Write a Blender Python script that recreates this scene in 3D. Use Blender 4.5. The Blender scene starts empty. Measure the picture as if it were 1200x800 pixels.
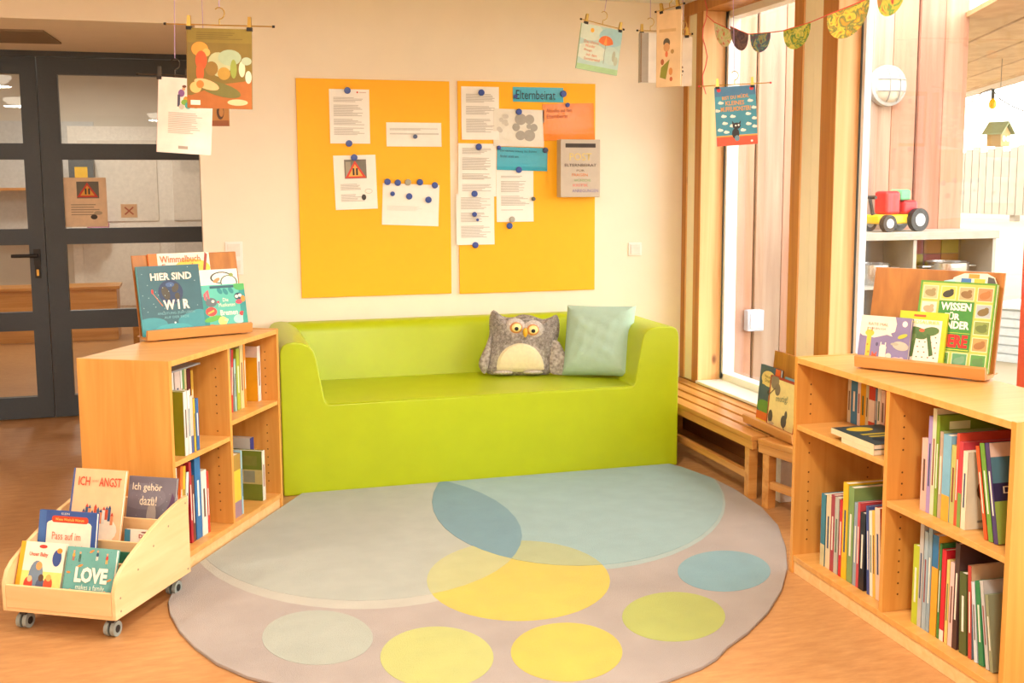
import bpy, math, random
from mathutils import Matrix, Vector
random.seed(7)
scene = bpy.context.scene
COL = scene.collection
R = math.radians

# ------------------------------------------------------------ camera
F, X0, Y0 = 1288.16, 607.68, 374.35           # focal length and principal point in 1200x800 pixels
PITCH, YAW, ROLL = R(-7.02), R(-16.2045), R(-0.2218)
CAM = Vector((1.3348, -6.1627, 1.4981))
FW = Vector((-math.sin(YAW)*math.cos(PITCH), math.cos(YAW)*math.cos(PITCH), math.sin(PITCH)))
_r = Vector((math.cos(YAW), math.sin(YAW), 0)); _u = _r.cross(FW)
RT = _r*math.cos(ROLL) + _u*math.sin(ROLL); UP = _u*math.cos(ROLL) - _r*math.sin(ROLL)
cd = bpy.data.cameras.new('camera'); cam = bpy.data.objects.new('camera', cd); COL.objects.link(cam)
cd.sensor_width = 36; cd.lens = F/1200*36
cd.shift_x = (600-X0)/1200; cd.shift_y = (Y0-400)/1200
cd.clip_start = 0.05; cd.clip_end = 200
cam.matrix_world = Matrix(((RT.x, UP.x, -FW.x, CAM.x), (RT.y, UP.y, -FW.y, CAM.y), (RT.z, UP.z, -FW.z, CAM.z), (0, 0, 0, 1)))
scene.camera = cam

def ray(x, y): return FW + RT*((x-X0)/F) + UP*((Y0-y)/F)
def on(x, y, X=None, Y=None, Z=None):          # where the ray of a pixel meets a wall or floor plane
    d = ray(x, y)
    t = (X-CAM.x)/d.x if X is not None else (Y-CAM.y)/d.y if Y is not None else (Z-CAM.z)/d.z
    return CAM + d*t
def atd(x, y, depth): return CAM + ray(x, y)*depth

# ------------------------------------------------------------ world, exposure
w = bpy.data.worlds.new('sky'); scene.world = w; w.use_nodes = True
bg = w.node_tree.nodes['Background']
bg.inputs[0].default_value = (1.0, 0.98, 0.95, 1); bg.inputs[1].default_value = 8.0
vs = scene.view_settings
vs.view_transform = 'Standard'; vs.look = 'None'; vs.exposure = 0.33; vs.gamma = 1.0; vs.use_curve_mapping = False
LAMP_POWER = 50.0
LAMP_COLOR = (1.0, 0.93, 0.82)

# ------------------------------------------------------------ materials
def lin(h):
    h = h.lstrip('#'); v = [int(h[i:i+2], 16)/255 for i in (0, 2, 4)]
    return tuple(c/12.92 if c <= .04045 else ((c+.055)/1.055)**2.4 for c in v) + (1,)
_m = {}
def base(name):
    m = bpy.data.materials.new(name); m.use_nodes = True
    nt = m.node_tree; return m, nt, nt.nodes['Principled BSDF']
def mat(col, rough=.55, vary=.06, scale=30, bump=0., bscale=200, metal=0., sheen=0., coat=0.):
    k = (col, rough, vary, scale, bump, bscale, metal, sheen, coat)
    if k in _m: return _m[k]
    m, nt, b = base('paint_'+col.strip('#')); c = lin(col); N = nt.nodes; L = nt.links
    b.inputs['Roughness'].default_value = rough; b.inputs['Metallic'].default_value = metal
    b.inputs['Coat Weight'].default_value = coat
    if sheen: b.inputs['Sheen Weight'].default_value = sheen; b.inputs['Sheen Roughness'].default_value = .6
    tc = N.new('ShaderNodeTexCoord')
    n = N.new('ShaderNodeTexNoise'); n.inputs['Scale'].default_value = scale; n.inputs['Detail'].default_value = 3
    L.new(tc.outputs['Object'], n.inputs['Vector'])
    r = N.new('ShaderNodeValToRGB')
    r.color_ramp.elements[0].position = .3; r.color_ramp.elements[1].position = .7
    r.color_ramp.elements[0].color = tuple(x*(1-vary) for x in c[:3])+(1,); r.color_ramp.elements[1].color = tuple(min(1, x*(1+vary)) for x in c[:3])+(1,)
    L.new(n.outputs['Fac'], r.inputs[0]); L.new(r.outputs[0], b.inputs['Base Color'])
    if bump:
        n2 = N.new('ShaderNodeTexNoise'); n2.inputs['Scale'].default_value = bscale; n2.inputs['Detail'].default_value = 4
        L.new(tc.outputs['Object'], n2.inputs['Vector'])
        bm = N.new('ShaderNodeBump'); bm.inputs['Strength'].default_value = bump; bm.inputs['Distance'].default_value = .005
        L.new(n2.outputs['Fac'], bm.inputs['Height']); L.new(bm.outputs[0], b.inputs['Normal'])
    _m[k] = m; return m
def wood(c1, c2, rough=.45, stretch=(1, 1, .06), scale=28, knots=False, name='wood'):
    k = ('wood', c1, c2, rough, stretch, scale, knots)
    if k in _m: return _m[k]
    m, nt, b = base(name); N = nt.nodes; L = nt.links
    b.inputs['Roughness'].default_value = rough
    tc = N.new('ShaderNodeTexCoord'); mp = N.new('ShaderNodeMapping'); mp.inputs['Scale'].default_value = stretch
    L.new(tc.outputs['Object'], mp.inputs['Vector'])
    n = N.new('ShaderNodeTexNoise'); n.inputs['Scale'].default_value = scale; n.inputs['Detail'].default_value = 6; n.inputs['Distortion'].default_value = .6
    L.new(mp.outputs[0], n.inputs['Vector'])
    r = N.new('ShaderNodeValToRGB'); e = r.color_ramp.elements
    e[0].position = .3; e[1].position = .72; e[0].color = lin(c2); e[1].color = lin(c1)
    L.new(n.outputs['Fac'], r.inputs[0]); out = r.outputs[0]
    if knots:
        v = N.new('ShaderNodeTexVoronoi'); v.inputs['Scale'].default_value = 2.3
        mp2 = N.new('ShaderNodeMapping'); mp2.inputs['Scale'].default_value = (2, 2, 1)
        L.new(tc.outputs['Object'], mp2.inputs['Vector']); L.new(mp2.outputs[0], v.inputs['Vector'])
        r2 = N.new('ShaderNodeValToRGB'); r2.color_ramp.elements[0].position = .03; r2.color_ramp.elements[1].position = .09
        r2.color_ramp.elements[0].color = lin('#7a4a22'); r2.color_ramp.elements[1].color = (1, 1, 1, 1)
        L.new(v.outputs['Distance'], r2.inputs[0])
        mx = N.new('ShaderNodeMix'); mx.data_type = 'RGBA'; mx.blend_type = 'MULTIPLY'; mx.inputs[0].default_value = .8
        L.new(out, mx.inputs[6]); L.new(r2.outputs[0], mx.inputs[7]); out = mx.outputs[2]
    L.new(out, b.inputs['Base Color'])
    bm = N.new('ShaderNodeBump'); bm.inputs['Strength'].default_value = .08; bm.inputs['Distance'].default_value = .003
    L.new(n.outputs['Fac'], bm.inputs['Height']); L.new(bm.outputs[0], b.inputs['Normal'])
    _m[k] = m; return m
def glass_mat():
    m, nt, b = base('window_glass'); N = nt.nodes; L = nt.links
    N.remove(b); o = N['Material Output']
    t = N.new('ShaderNodeBsdfTransparent'); t.inputs[0].default_value = (.95, .96, .95, 1)
    g = N.new('ShaderNodeBsdfGlossy'); g.inputs['Roughness'].default_value = .0
    lw = N.new('ShaderNodeLayerWeight'); lw.inputs[0].default_value = .5
    pw = N.new('ShaderNodeMath'); pw.operation = 'POWER'; pw.inputs[1].default_value = 5; L.new(lw.outputs['Facing'], pw.inputs[0])
    f = N.new('ShaderNodeMath'); f.operation = 'MULTIPLY_ADD'; f.inputs[1].default_value = .9; f.inputs[2].default_value = .035; L.new(pw.outputs[0], f.inputs[0])
    x = N.new('ShaderNodeMixShader'); L.new(f.outputs[0], x.inputs[0]); L.new(t.outputs[0], x.inputs[1]); L.new(g.outputs[0], x.inputs[2])
    L.new(x.outputs[0], o.inputs[0]); return m
def emit(col, s):
    m, nt, b = base('lamp_glow')
    b.inputs['Base Color'].default_value = col+(1,); b.inputs['Emission Color'].default_value = col+(1,); b.inputs['Emission Strength'].default_value = s
    return m
GLASS = glass_mat()
BEECH = wood('#e0a252', '#d08d3e', .38, (1, 1, .05), 30, name='beech_upright')
BEECH_X = wood('#e4aa60', '#d4964a', .38, (.05, 1, 1), 30, name='beech_board')
BEECH_EDGE = wood('#eec78e', '#e2b477', .42, (.05, 1, 1), 30, name='beech_edge')
PLY = wood('#ecc794', '#e0b37c', .45, (.08, 1, 1), 22, name='birch_ply')
PINE = wood('#eec48a', '#dca060', .45, (1, 1, .035), 20, True, name='pine_post')
PINE_D = wood('#c98a3e', '#a9692a', .45, (1, 1, .035), 24, True, name='pine_shaded_edge')
BENCH = wood('#dca058', '#bd7a36', .3, (1, .05, 1), 26, name='bench_pine')
STANDW = wood('#bd7c30', '#9a5c1c', .38, (.9, .9, .06), 22, name='stand_wood')
STANDX = wood('#d39a58', '#bb7e3e', .38, (.05, 1, 1), 26, name='stand_ledge')
WALL = mat('#f2e6d2', .85, .015, 6, .12, 220)
CEIL = mat('#e9e4da', .9, .01, 5, .1, 200)
WHITE = mat('#efece6', .4, .01)
BLUE_D = mat('#3c4650', .42, .05, 60)
METAL = mat('#b9b4a8', .3, .03, metal=1.)
BRASS = mat('#c9a85a', .3, .03, metal=1.)
BLACK = mat('#1b1a1a', .5, .03)
PAGES = mat('#efe6d2', .8, .06, 60)
PAPER = mat('#f3eee6', .55, .015)

# ------------------------------------------------------------ mesh helpers
class MB:
    def __init__(s): s.v = []; s.f = []; s.m = []; s.mats = []
    def mi(s, m):
        if m not in s.mats: s.mats.append(m)
        return s.mats.index(m)
    def add(s, vs_, fs, m):
        o = len(s.v); s.v += [tuple(v) for v in vs_]; i = s.mi(m)
        for f in fs: s.f.append([a+o for a in f]); s.m.append(i)
    def box(s, x0, y0, z0, x1, y1, z1, m):
        if x0 > x1: x0, x1 = x1, x0
        if y0 > y1: y0, y1 = y1, y0
        if z0 > z1: z0, z1 = z1, z0
        s.add([(x0,y0,z0),(x1,y0,z0),(x1,y1,z0),(x0,y1,z0),(x0,y0,z1),(x1,y0,z1),(x1,y1,z1),(x0,y1,z1)],
              [(0,3,2,1),(4,5,6,7),(0,1,5,4),(1,2,6,5),(2,3,7,6),(3,0,4,7)], m)
        return s
    def prism(s, poly, a, b, m, axis='y'):      # poly in the plane across the axis, extruded a..b
        n = len(poly)
        def P(p, t): return (p[0], t, p[1]) if axis == 'y' else (t, p[0], p[1]) if axis == 'x' else (p[0], p[1], t)
        vs_ = [P(p, a) for p in poly]+[P(p, b) for p in poly]
        fs = [list(range(n)), list(range(2*n-1, n-1, -1))]+[(i, i+n, (i+1) % n+n, (i+1) % n) for i in range(n)]
        s.add(vs_, fs, m); return s
    def cyl(s, p0, p1, r0, m, r1=None, seg=12, cap=True):
        r1 = r0 if r1 is None else r1; p0 = Vector(p0); p1 = Vector(p1); d = (p1-p0).normalized()
        a = d.orthogonal().normalized(); b = d.cross(a)
        ring = lambda p, r: [p+a*(r*math.cos(2*math.pi*i/seg))+b*(r*math.sin(2*math.pi*i/seg)) for i in range(seg)]
        fs = [(i, (i+1) % seg, (i+1) % seg+seg, i+seg) for i in range(seg)]
        if cap: fs += [list(range(seg-1, -1, -1)), list(range(seg, 2*seg))]
        s.add(ring(p0, r0)+ring(p1, r1), fs, m); return s
    def tube(s, pts, r, m, seg=6):
        pts = [Vector(p) for p in pts]; vs_ = []; fs = []; n = len(pts)
        ref = None
        for i, p in enumerate(pts):
            d = (pts[min(i+1, n-1)]-pts[max(i-1, 0)]).normalized()
            if ref is None: ref = d.orthogonal().normalized()
            a = (ref-d*ref.dot(d)).normalized(); ref = a; b = d.cross(a)
            vs_ += [p+a*(r*math.cos(2*math.pi*j/seg))+b*(r*math.sin(2*math.pi*j/seg)) for j in range(seg)]
        for i in range(n-1):
            fs += [(i*seg+j, i*seg+(j+1) % seg, (i+1)*seg+(j+1) % seg, (i+1)*seg+j) for j in range(seg)]
        fs += [list(range(seg-1, -1, -1)), list(range((n-1)*seg, n*seg))]
        s.add(vs_, fs, m); return s
    def lathe(s, prof, m, seg=20, axis='z', c=(0, 0, 0)):
        vs_ = []; fs = []; n = len(prof)
        for (r, h) in prof:
            for j in range(seg):
                a = 2*math.pi*j/seg; x, y = r*math.cos(a), r*math.sin(a)
                p = (x, y, h) if axis == 'z' else (x, h, y) if axis == 'y' else (h, x, y)
                vs_.append((p[0]+c[0], p[1]+c[1], p[2]+c[2]))
        for i in range(n-1): fs += [(i*seg+j, i*seg+(j+1) % seg, (i+1)*seg+(j+1) % seg, (i+1)*seg+j) for j in range(seg)]
        fs += [list(range(seg)), list(range((n-1)*seg, n*seg))]
        s.add(vs_, fs, m); return s
    def obj(s, name, parent=None, smooth=False, bevel=0., seg=2):
        me = bpy.data.meshes.new(name); me.from_pydata(s.v, [], s.f)
        for m in s.mats: me.materials.append(m)
        me.polygons.foreach_set('material_index', s.m); me.update()
        if smooth: me.shade_smooth(); me.set_sharp_from_angle(angle=R(40))
        o = bpy.data.objects.new(name, me); COL.objects.link(o)
        if parent: o.parent = parent
        if bevel:
            b = o.modifiers.new('bevel', 'BEVEL'); b.width = bevel; b.segments = seg; b.limit_method = 'ANGLE'; b.angle_limit = R(40)
            if smooth is None or bevel: me.shade_smooth(); b.harden_normals = True
        return o
def link_mesh(name, me, parent=None):
    o = bpy.data.objects.new(name, me); COL.objects.link(o)
    if parent: o.parent = parent
    return o
def T(o, label, cat, group=None, kind=None):
    o['label'] = label; o['category'] = cat
    if group: o['group'] = group
    if kind: o['kind'] = kind
    return o
def S(o, label=None):
    o['kind'] = 'structure'
    if label: o['label'] = label
    return o
def empty(name, loc=(0, 0, 0), rz=0., label=None, cat=None, group=None):
    o = bpy.data.objects.new(name, None); COL.objects.link(o); o.location = loc; o.rotation_euler = (0, 0, rz); o.empty_display_size = .05
    if label: T(o, label, cat, group)
    return o
def pose(o, loc, rz=0., rx=0., ry=0.):
    o.matrix_world = Matrix.Translation(loc) @ Matrix.Rotation(rz, 4, 'Z') @ Matrix.Rotation(rx, 4, 'X') @ Matrix.Rotation(ry, 4, 'Y')
    return o
# flat print and lettering: shapes in the x-z plane, facing -y (side=-1) or +y (side=1)
def _side(p, w_, side, y): return (p[0], y, p[1]) if side < 0 else (w_-p[0], y, p[1])
def clip01(pts):                                # keep print inside its sheet or cover
    for ax, lim_, sg in ((0, 0., 1), (0, 1., -1), (1, 0., 1), (1, 1., -1)):
        out = []
        for j in range(len(pts)):
            p, q = pts[j-1], pts[j]; a, b = (p[ax]-lim_)*sg, (q[ax]-lim_)*sg
            if (a >= 0) != (b >= 0): t = a/(a-b); out.append((p[0]+(q[0]-p[0])*t, p[1]+(q[1]-p[1])*t))
            if b >= 0: out.append(q)
        pts = out
    return pts
def art(parent, ops, w_, h_, name='cover_picture', y0=-.0005, side=-1, x0=0., z0=0., th=0.):
    b = MB(); y = (y0 if side < 0 else th-y0); st = -.00003 if side < 0 else .00003
    for op in ops:
        k = op[0]; col = op[-1]
        if k == 'r': pts = [(op[1], op[2]), (op[3], op[2]), (op[3], op[4]), (op[1], op[4])]
        elif k == 'e':
            n = 18; a0 = op[5] if len(op) > 6 else 0
            pts = []
            for i in range(n):
                t = 2*math.pi*i/n; ex, ez = op[3]*math.cos(t)*w_, op[4]*math.sin(t)*h_
                pts.append((op[1]+(ex*math.cos(a0)-ez*math.sin(a0))/w_, op[2]+(ex*math.sin(a0)+ez*math.cos(a0))/h_))
        else: pts = op[1]
        pts = clip01(pts)
        if len(pts) < 3: continue
        y += st
        q = [_side((x0+p[0]*w_, z0+p[1]*h_), w_+2*x0 if side > 0 else w_, side, y) for p in pts]
        b.add(q, [list(range(len(q))) if side < 0 else list(range(len(q)-1, -1, -1))], mat(col, .5, .05, 40))
    return b.obj(name, parent)
_txt = {}
def text(parent, s, cx, cz, maxw, hgt, col, y=-.003, side=-1, w_=0., name='lettering', bold=0., rot=0.):
    k = (s, bold)
    if side < 0 and -.03 < y: y = -.0029
    if k not in _txt:
        c = bpy.data.curves.new('lettering', 'FONT'); c.body = s; c.align_x = 'CENTER'; c.align_y = 'CENTER'; c.size = 1; c.offset = bold; c.resolution_u = 2
        c.space_line = .85
        to = bpy.data.objects.new('t', c); COL.objects.link(to)
        dg = bpy.context.evaluated_depsgraph_get(); dg.update()
        me = bpy.data.meshes.new_from_object(to.evaluated_get(dg)); bpy.data.objects.remove(to)
        xs = [v.co.x for v in me.vertices] or [0, 1]; ys = [v.co.y for v in me.vertices] or [0, 1]
        _txt[k] = (me, min(xs), max(xs), min(ys), max(ys))
    me0, a, b_, c0, d0 = _txt[k]; me = me0.copy(); me.materials.clear(); me.materials.append(mat(col, .5, .03))
    sx = maxw/(b_-a); sz = hgt/(d0-c0) if hgt else sx
    cr, sr = math.cos(rot), math.sin(rot)
    for v in me.vertices:
        x = (v.co.x-(a+b_)/2)*sx; z = (v.co.y-(c0+d0)/2)*sz
        x, z = x*cr-z*sr, x*sr+z*cr
        v.co = (cx+x, y, cz+z) if side < 0 else (w_-(cx+x), y, cz+z)
    if side > 0: me.flip_normals()
    me.name = name
    return link_mesh(name, me, parent)

# ------------------------------------------------------------ rooms: floor, walls, ceiling
XW = 4.16            # inner face of the window wall
CZ = 2.552           # ceiling
def floor_mat():
    m, nt, b = base('linoleum'); N = nt.nodes; L = nt.links
    tc = N.new('ShaderNodeTexCoord')
    n = N.new('ShaderNodeTexNoise'); n.inputs['Scale'].default_value = 9; n.inputs['Detail'].default_value = 8; n.inputs['Roughness'].default_value = .7
    n2 = N.new('ShaderNodeTexNoise'); n2.inputs['Scale'].default_value = 1.6; n2.inputs['Detail'].default_value = 4
    mp = N.new('ShaderNodeMapping'); mp.inputs['Rotation'].default_value = (0, 0, .6); mp.inputs['Scale'].default_value = (1, 4, 1)
    L.new(tc.outputs['Object'], mp.inputs[0]); L.new(mp.outputs[0], n.inputs['Vector']); L.new(tc.outputs['Object'], n2.inputs['Vector'])
    r = N.new('ShaderNodeValToRGB'); e = r.color_ramp.elements
    e[0].position = .3; e[0].color = lin('#b07a48'); e[1].position = .7; e[1].color = lin('#cb9862')
    L.new(n.outputs['Fac'], r.inputs[0])
    r2 = N.new('ShaderNodeValToRGB'); r2.color_ramp.elements[0].color = (.88, .86, .84, 1); r2.color_ramp.elements[1].color = (1, 1, 1, 1)
    r2.color_ramp.elements[0].position = .35; r2.color_ramp.elements[1].position = .65
    L.new(n2.outputs['Fac'], r2.inputs[0])
    mx = N.new('ShaderNodeMix'); mx.data_type = 'RGBA'; mx.blend_type = 'MULTIPLY'; mx.inputs[0].default_value = 1
    L.new(r.outputs[0], mx.inputs[6]); L.new(r2.outputs[0], mx.inputs[7]); L.new(mx.outputs[2], b.inputs['Base Color'])
    b.inputs['Roughness'].default_value = .42
    return m
FLOOR = floor_mat()
S(MB().box(-2.2, -9, -.1, 4.45, 7.2, 0, FLOOR).obj('floor'), 'mottled orange brown linoleum floor')
S(MB().box(-2.2, -9, CZ, 4.45, 0, CZ+.15, CEIL).obj('ceiling'))
wb = S(MB().box(1.36, 0, 0, 4.45, 1.5, CZ+.15, WALL).obj('wall_back'), 'cream plaster back wall')
S(MB().box(-2.2, 0, 2.338, 1.36, 1.5, CZ+.15, WALL).obj('ceiling_recess'))
S(MB().box(-2.35, -9, 0, -2.2, 7.2, CZ+.15, WALL).obj('wall_left'))
S(MB().box(-2.35, -9.15, 0, 4.45, -9, CZ+.15, WALL).obj('wall_front'))
# hall beyond the glazed door
HALLW = mat('#d9d3c6', .85, .02, 6)
S(MB().box(-2.2, 7.0, 0, 4.45, 7.15, 2.9, HALLW).obj('wall_hall'))
S(MB().box(-2.2, 1.5, 2.75, 4.45, 7.15, 2.9, CEIL).obj('ceiling_hall'))
S(MB().box(4.3, 1.5, 0, 4.45, 7.0, 2.9, HALLW).obj('wall_hall_side'))
v = MB(); q = [on(0-60, 33, Z=2.337), on(50, 35, Z=2.337), on(72, 50, Z=2.337), on(0-60, 47, Z=2.337)]
v.add([(p.x, p.y, 2.328) for p in q]+[(p.x, p.y, 2.3385) for p in q], [(0, 1, 2, 3), (7, 6, 5, 4), (0, 4, 5, 1), (1, 5, 6, 2), (2, 6, 7, 3), (3, 7, 4, 0)], mat('#8a7862', .7))
T(v.obj('ceiling_hatch'), 'flat brown panel set in the lowered ceiling over the glazed door', 'panel')

# window wall: sill wall, lintel, studs, cream panels, frames, panes
PANEL_B = wood('#9a6436', '#7d4a24', .5, (1, .06, 1), 20, name='dado_wood')
wr = S(MB().box(XW, -9, 0, 4.45, 0, .318, PANEL_B).obj('wall_right'), 'window wall with timber posts')
MB().box(XW, -9, 2.48, 4.45, 0, CZ+.15, PINE_D).obj('lintel', wr)
CREAM = mat('#f6eaca', .7, .02, 8)
def stud(y0, y1, xe=4.29):
    b = MB(); b.box(XW, y1, .318, XW+.004, y0, 2.48, PINE_D); b.box(XW+.004, y1, .318, xe, y0, 2.48, PINE)  # room-side skin in darker pine: the shade on that face is in its colour
    return b.obj('timber_post', wr, bevel=.002)
wins = [(-.252, -1.271), (-1.655, -3.3), (-3.69, -5.4), (-5.79, -7.5)]
stud(-.001, -.052, 4.312); stud(-.171, -.252, 4.312); MB().box(XW+.012, -.171, .318, 4.36, -.052, 2.48, CREAM).obj('infill_panel', wr)
prev = wins[0][1]
for i, (a, b_) in enumerate(wins):
    nx = wins[i+1][0] if i+1 < len(wins) else -9
    if i+1 < len(wins):
        g = b_-nx
        stud(b_, b_-.081); stud(nx+.125, nx)
        mid = (b_-.081+nx+.125)/2
        for (p, q_) in ((b_-.081, mid+.001), (mid-.001, nx+.125)): MB().box(XW+.012, q_, .318, 4.36, p, 2.48, CREAM).obj('infill_panel', wr)
    else:
        MB().box(XW, -9, .318, 4.4, b_, 2.48, CREAM).obj('infill_panel', wr)
    win = S(empty('window_%d' % (i+1), (4.36, a, .34)))
    win['label'] = ['narrow floor window beside the back corner', 'wide window behind the display easel', 'window behind the right bookcase', 'window at the near end of the room'][i]
    L_ = a-b_; fa, fb = (-.048, .025) if i == 0 else (-.07, -.035)
    f = MB(); AL = mat('#cfd3d6', .35, .02); DK = mat('#4b5a60', .4)
    for (y0, y1) in ((0, -.03), (-L_+.03, -L_)):
        f.box(fa, y0, 0, fb, y1, 2.14, WHITE)
        if y0 == 0: f.box(fa-.006, 0, 0, fa, -.008, 2.14, DK); f.box(fa-.004, -.03, .03, fa+.012, -.036, 2.12, AL)
    f.box(fa, 0, -.01, fb, -L_, .035, WHITE); f.box(fa, 0, 2.1, fb, -L_, 2.14, WHITE)
    f.obj('window_frame', win)
    MB().box(fb-.014, -.029, .03, fb-.008, -L_+.029, 2.11, GLASS).obj('pane', win)
    MB().box(XW-.012-4.36, -.002, -.022, fa-.0005, -L_+.002, -.006, WHITE).obj('window_sill', win, bevel=.003)
# cable clip line on the dado
MB().cyl((XW-.006, -.1, .16), (XW-.006, -2.4, .12), .005, WHITE, seg=6).obj('cable', wr)

# light switches
def switch(x0, y0, x1, y1, label, n):
    a = on(x0, y1, Y=0); b = on(x1, y0, Y=0); e = empty('light_switch', (a.x, 0, a.z), 0, label, 'switch')
    W_, H_ = b.x-a.x, b.z-a.z
    MB().box(0, -.008, 0, W_, -.0002, H_, WHITE).obj('cover_frame', e, bevel=.002)
    for i in range(n): MB().box(W_*.14, -.013, H_*(i+.12)/n, W_*.86, -.0075, H_*(i+.88)/n, mat('#e6e0d6', .35)).obj('rocker', e, bevel=.002)
switch(265, 283, 284, 322, 'tall double light switch on the wall behind the left book easel', 2)
switch(736, 284, 751.5, 299.5, 'small square light switch on the wall above the mint cushion', 1)

# ------------------------------------------------------------ glazed double door
d1 = S(empty('door_1', (0, 1.42, 0)), 'dark grey glazed double door')
MB().box(-1.6, 0, 2.305, 1.7, .07, 2.345, BLUE_D).obj('door_frame', d1)
def leaf(x0, x1, px0, px1):
    b = MB(); zs = [(2.195, 1.765), (1.664, 1.228), (1.127, .697), (.578, .146)]
    b.box(x0, 0, .008, px0, .06, 2.3, BLUE_D); b.box(px1, 0, .008, x1, .06, 2.3, BLUE_D)
    edges = [2.3]+[z for p in zs for z in p]+[.008]
    for i in range(0, len(edges), 2): b.box(px0, 0, edges[i+1], px1, .06, edges[i], BLUE_D)
    o = b.obj('door_leaf', d1)
    for (za, zb) in zs: MB().box(px0-.005, .025, zb-.005, px1+.005, .032, za+.005, GLASS).obj('pane', o)
    return o
l1 = leaf(-.57, .396, -.43, .300); l2 = leaf(.402, 1.75, .520, 1.63)
b = MB(); b.box(.325, -.012, 1.0, .365, 0, 1.1, BLACK); b.cyl((.345, -.01, 1.06), (.345, -.055, 1.06), .011, BLACK); b.cyl((.35, -.05, 1.06), (.20, -.05, 1.06), .011, BLACK)
b.obj('handle', l1, True)
b = MB(); b.box(.328, -.01, .915, .362, 0, 1.0, BLACK); b.box(.338, -.014, .93, .352, -.01, .97, BRASS); b.obj('lock_plate', l1)

# things seen through the door
def frame_from(o_, ang): return Vector((math.cos(ang), math.sin(ang), 0)), Vector((-math.sin(ang), math.cos(ang), 0))
d2 = S(empty('door_2', (1.0, 6.93, 0)), 'white panelled door at the end of the hall')
MB().box(-1.0, 0, 0, 1.0, .06, 2.15, mat('#efece4', .5)).obj('door_leaf', d2)
for x in (-.9, .08):
    for z0, z1 in ((.15, .95), (1.1, 2.0)): MB().box(x, -.015, z0, x+.82, 0, z1, mat('#e4dfd5', .5)).obj('panel', d2, bevel=.01)
def poster(name, x0, y0, x1, y1, Y, label, cat, th=.001, col=PAPER, group=None, tilt=0.):
    a = on(x0, y1, Y=Y); b = on(x1, y0, Y=Y); W_, H_ = b.x-a.x, b.z-a.z
    o = MB().box(0, 0, 0, W_, th, H_, col).obj(name); o.location = (a.x, Y, a.z); o.rotation_euler = (0, tilt, 0)
    T(o, label, cat, group); return o, W_, H_
p, W_, H_ = poster('warning_poster', 77, 208, 124, 266, 1.443, 'peach notice with a red warning triangle taped inside the door glass', 'poster', col=mat('#ecd2b4', .6))
art(p, [('r', .3, .58, .82, .92, '#6d6a60'), ('p', [(.3, .6), (.8, .6), (.55, .9)], '#d0402c'), ('p', [(.38, .635), (.72, .635), (.55, .84)], '#e8a83c'), ('r', .49, .66, .53, .78, '#2a2522'), ('r', .57, .66, .61, .78, '#2a2522')]
    + [('r', .15, .44-.05*i, .15+random.uniform(.5, .75), .46-.05*i, '#a8957c') for i in range(5)] + [('e', .68, .2, .08, .05, '#3a3430'), ('e', .78, .28, .1, .04, '#b9a78e')], W_, H_, 'print')
p, W_, H_ = poster('paper_note', 142, 239, 160.5, 255, 1.443, 'small peach note with a red cross taped inside the door glass', 'note', col=mat('#ead0b0', .6))
art(p, [('p', [(.2, .25), (.28, .2), (.8, .75), (.72, .8)], '#b0604a'), ('p', [(.2, .75), (.28, .8), (.8, .25), (.72, .2)], '#b0604a')], W_, H_, 'print')
# pegs on a string and children's drawings at the hall wall
st = empty('peg_line', (0, 0, 0), 0, 'string of wooden clothes pegs strung across the hall behind the door glass', 'clothes line')
pp = [on(x, y, Y=6.97) for x, y in ((112, 178), (125, 193), (142, 212), (157, 226), (176, 236), (187, 233), (200, 222), (214, 208), (226, 192), (236, 178))]
MB().tube(pp, .006, mat('#a8895c', .8)).obj('cord', st)
for i in (2, 3, 4, 5, 6, 7, 8): MB().box(pp[i].x-.014, pp[i].y-.03, pp[i].z-.07, pp[i].x+.014, pp[i].y-.006, pp[i].z+.05, mat('#c29a60', .7)).obj('clothes_peg', st)
def drawing(label, Y, shapes, x0, y0, x1, y1):
    a = on(x0, y1, Y=Y); b2 = on(x1, y0, Y=Y); W2, H2 = b2.x-a.x, b2.z-a.z
    o = MB().box(0, 0, 0, W2, .004, H2, mat('#e3ded4', .8)).obj('drawing'); o.location = (a.x, Y, a.z); T(o, label, 'drawing', "children's figure drawings in the hall")
    art(o, shapes, W2, H2, 'print', y0=-.002)
drawing("child's drawing of a figure in a blue dress in the hall", 6.975, [('p', [(.1, .0), (.9, .0), (.7, .45), (.3, .45)], '#5f86b8'), ('e', .5, .72, .38, .24, '#8a6a50'), ('e', .5, .7, .28, .19, '#e6d6c6')], 170, 228, 199, 312)
drawing("child's drawing of a figure in a pink dress in the hall", 6.975, [('e', .5, .3, .45, .28, '#b58aa6'), ('e', .5, .75, .3, .18, '#8a7a78'), ('e', .5, .74, .22, .13, '#e6dcd2')], 204, 262, 228, 312)
drawing("child's drawing with a blue top hanging above the notice in the hall", 6.975, [('r', .05, .55, .95, .98, '#6f9fc0'), ('r', .3, .05, .75, .5, '#c6bfc4')], 113, 186, 128, 262)
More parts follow.
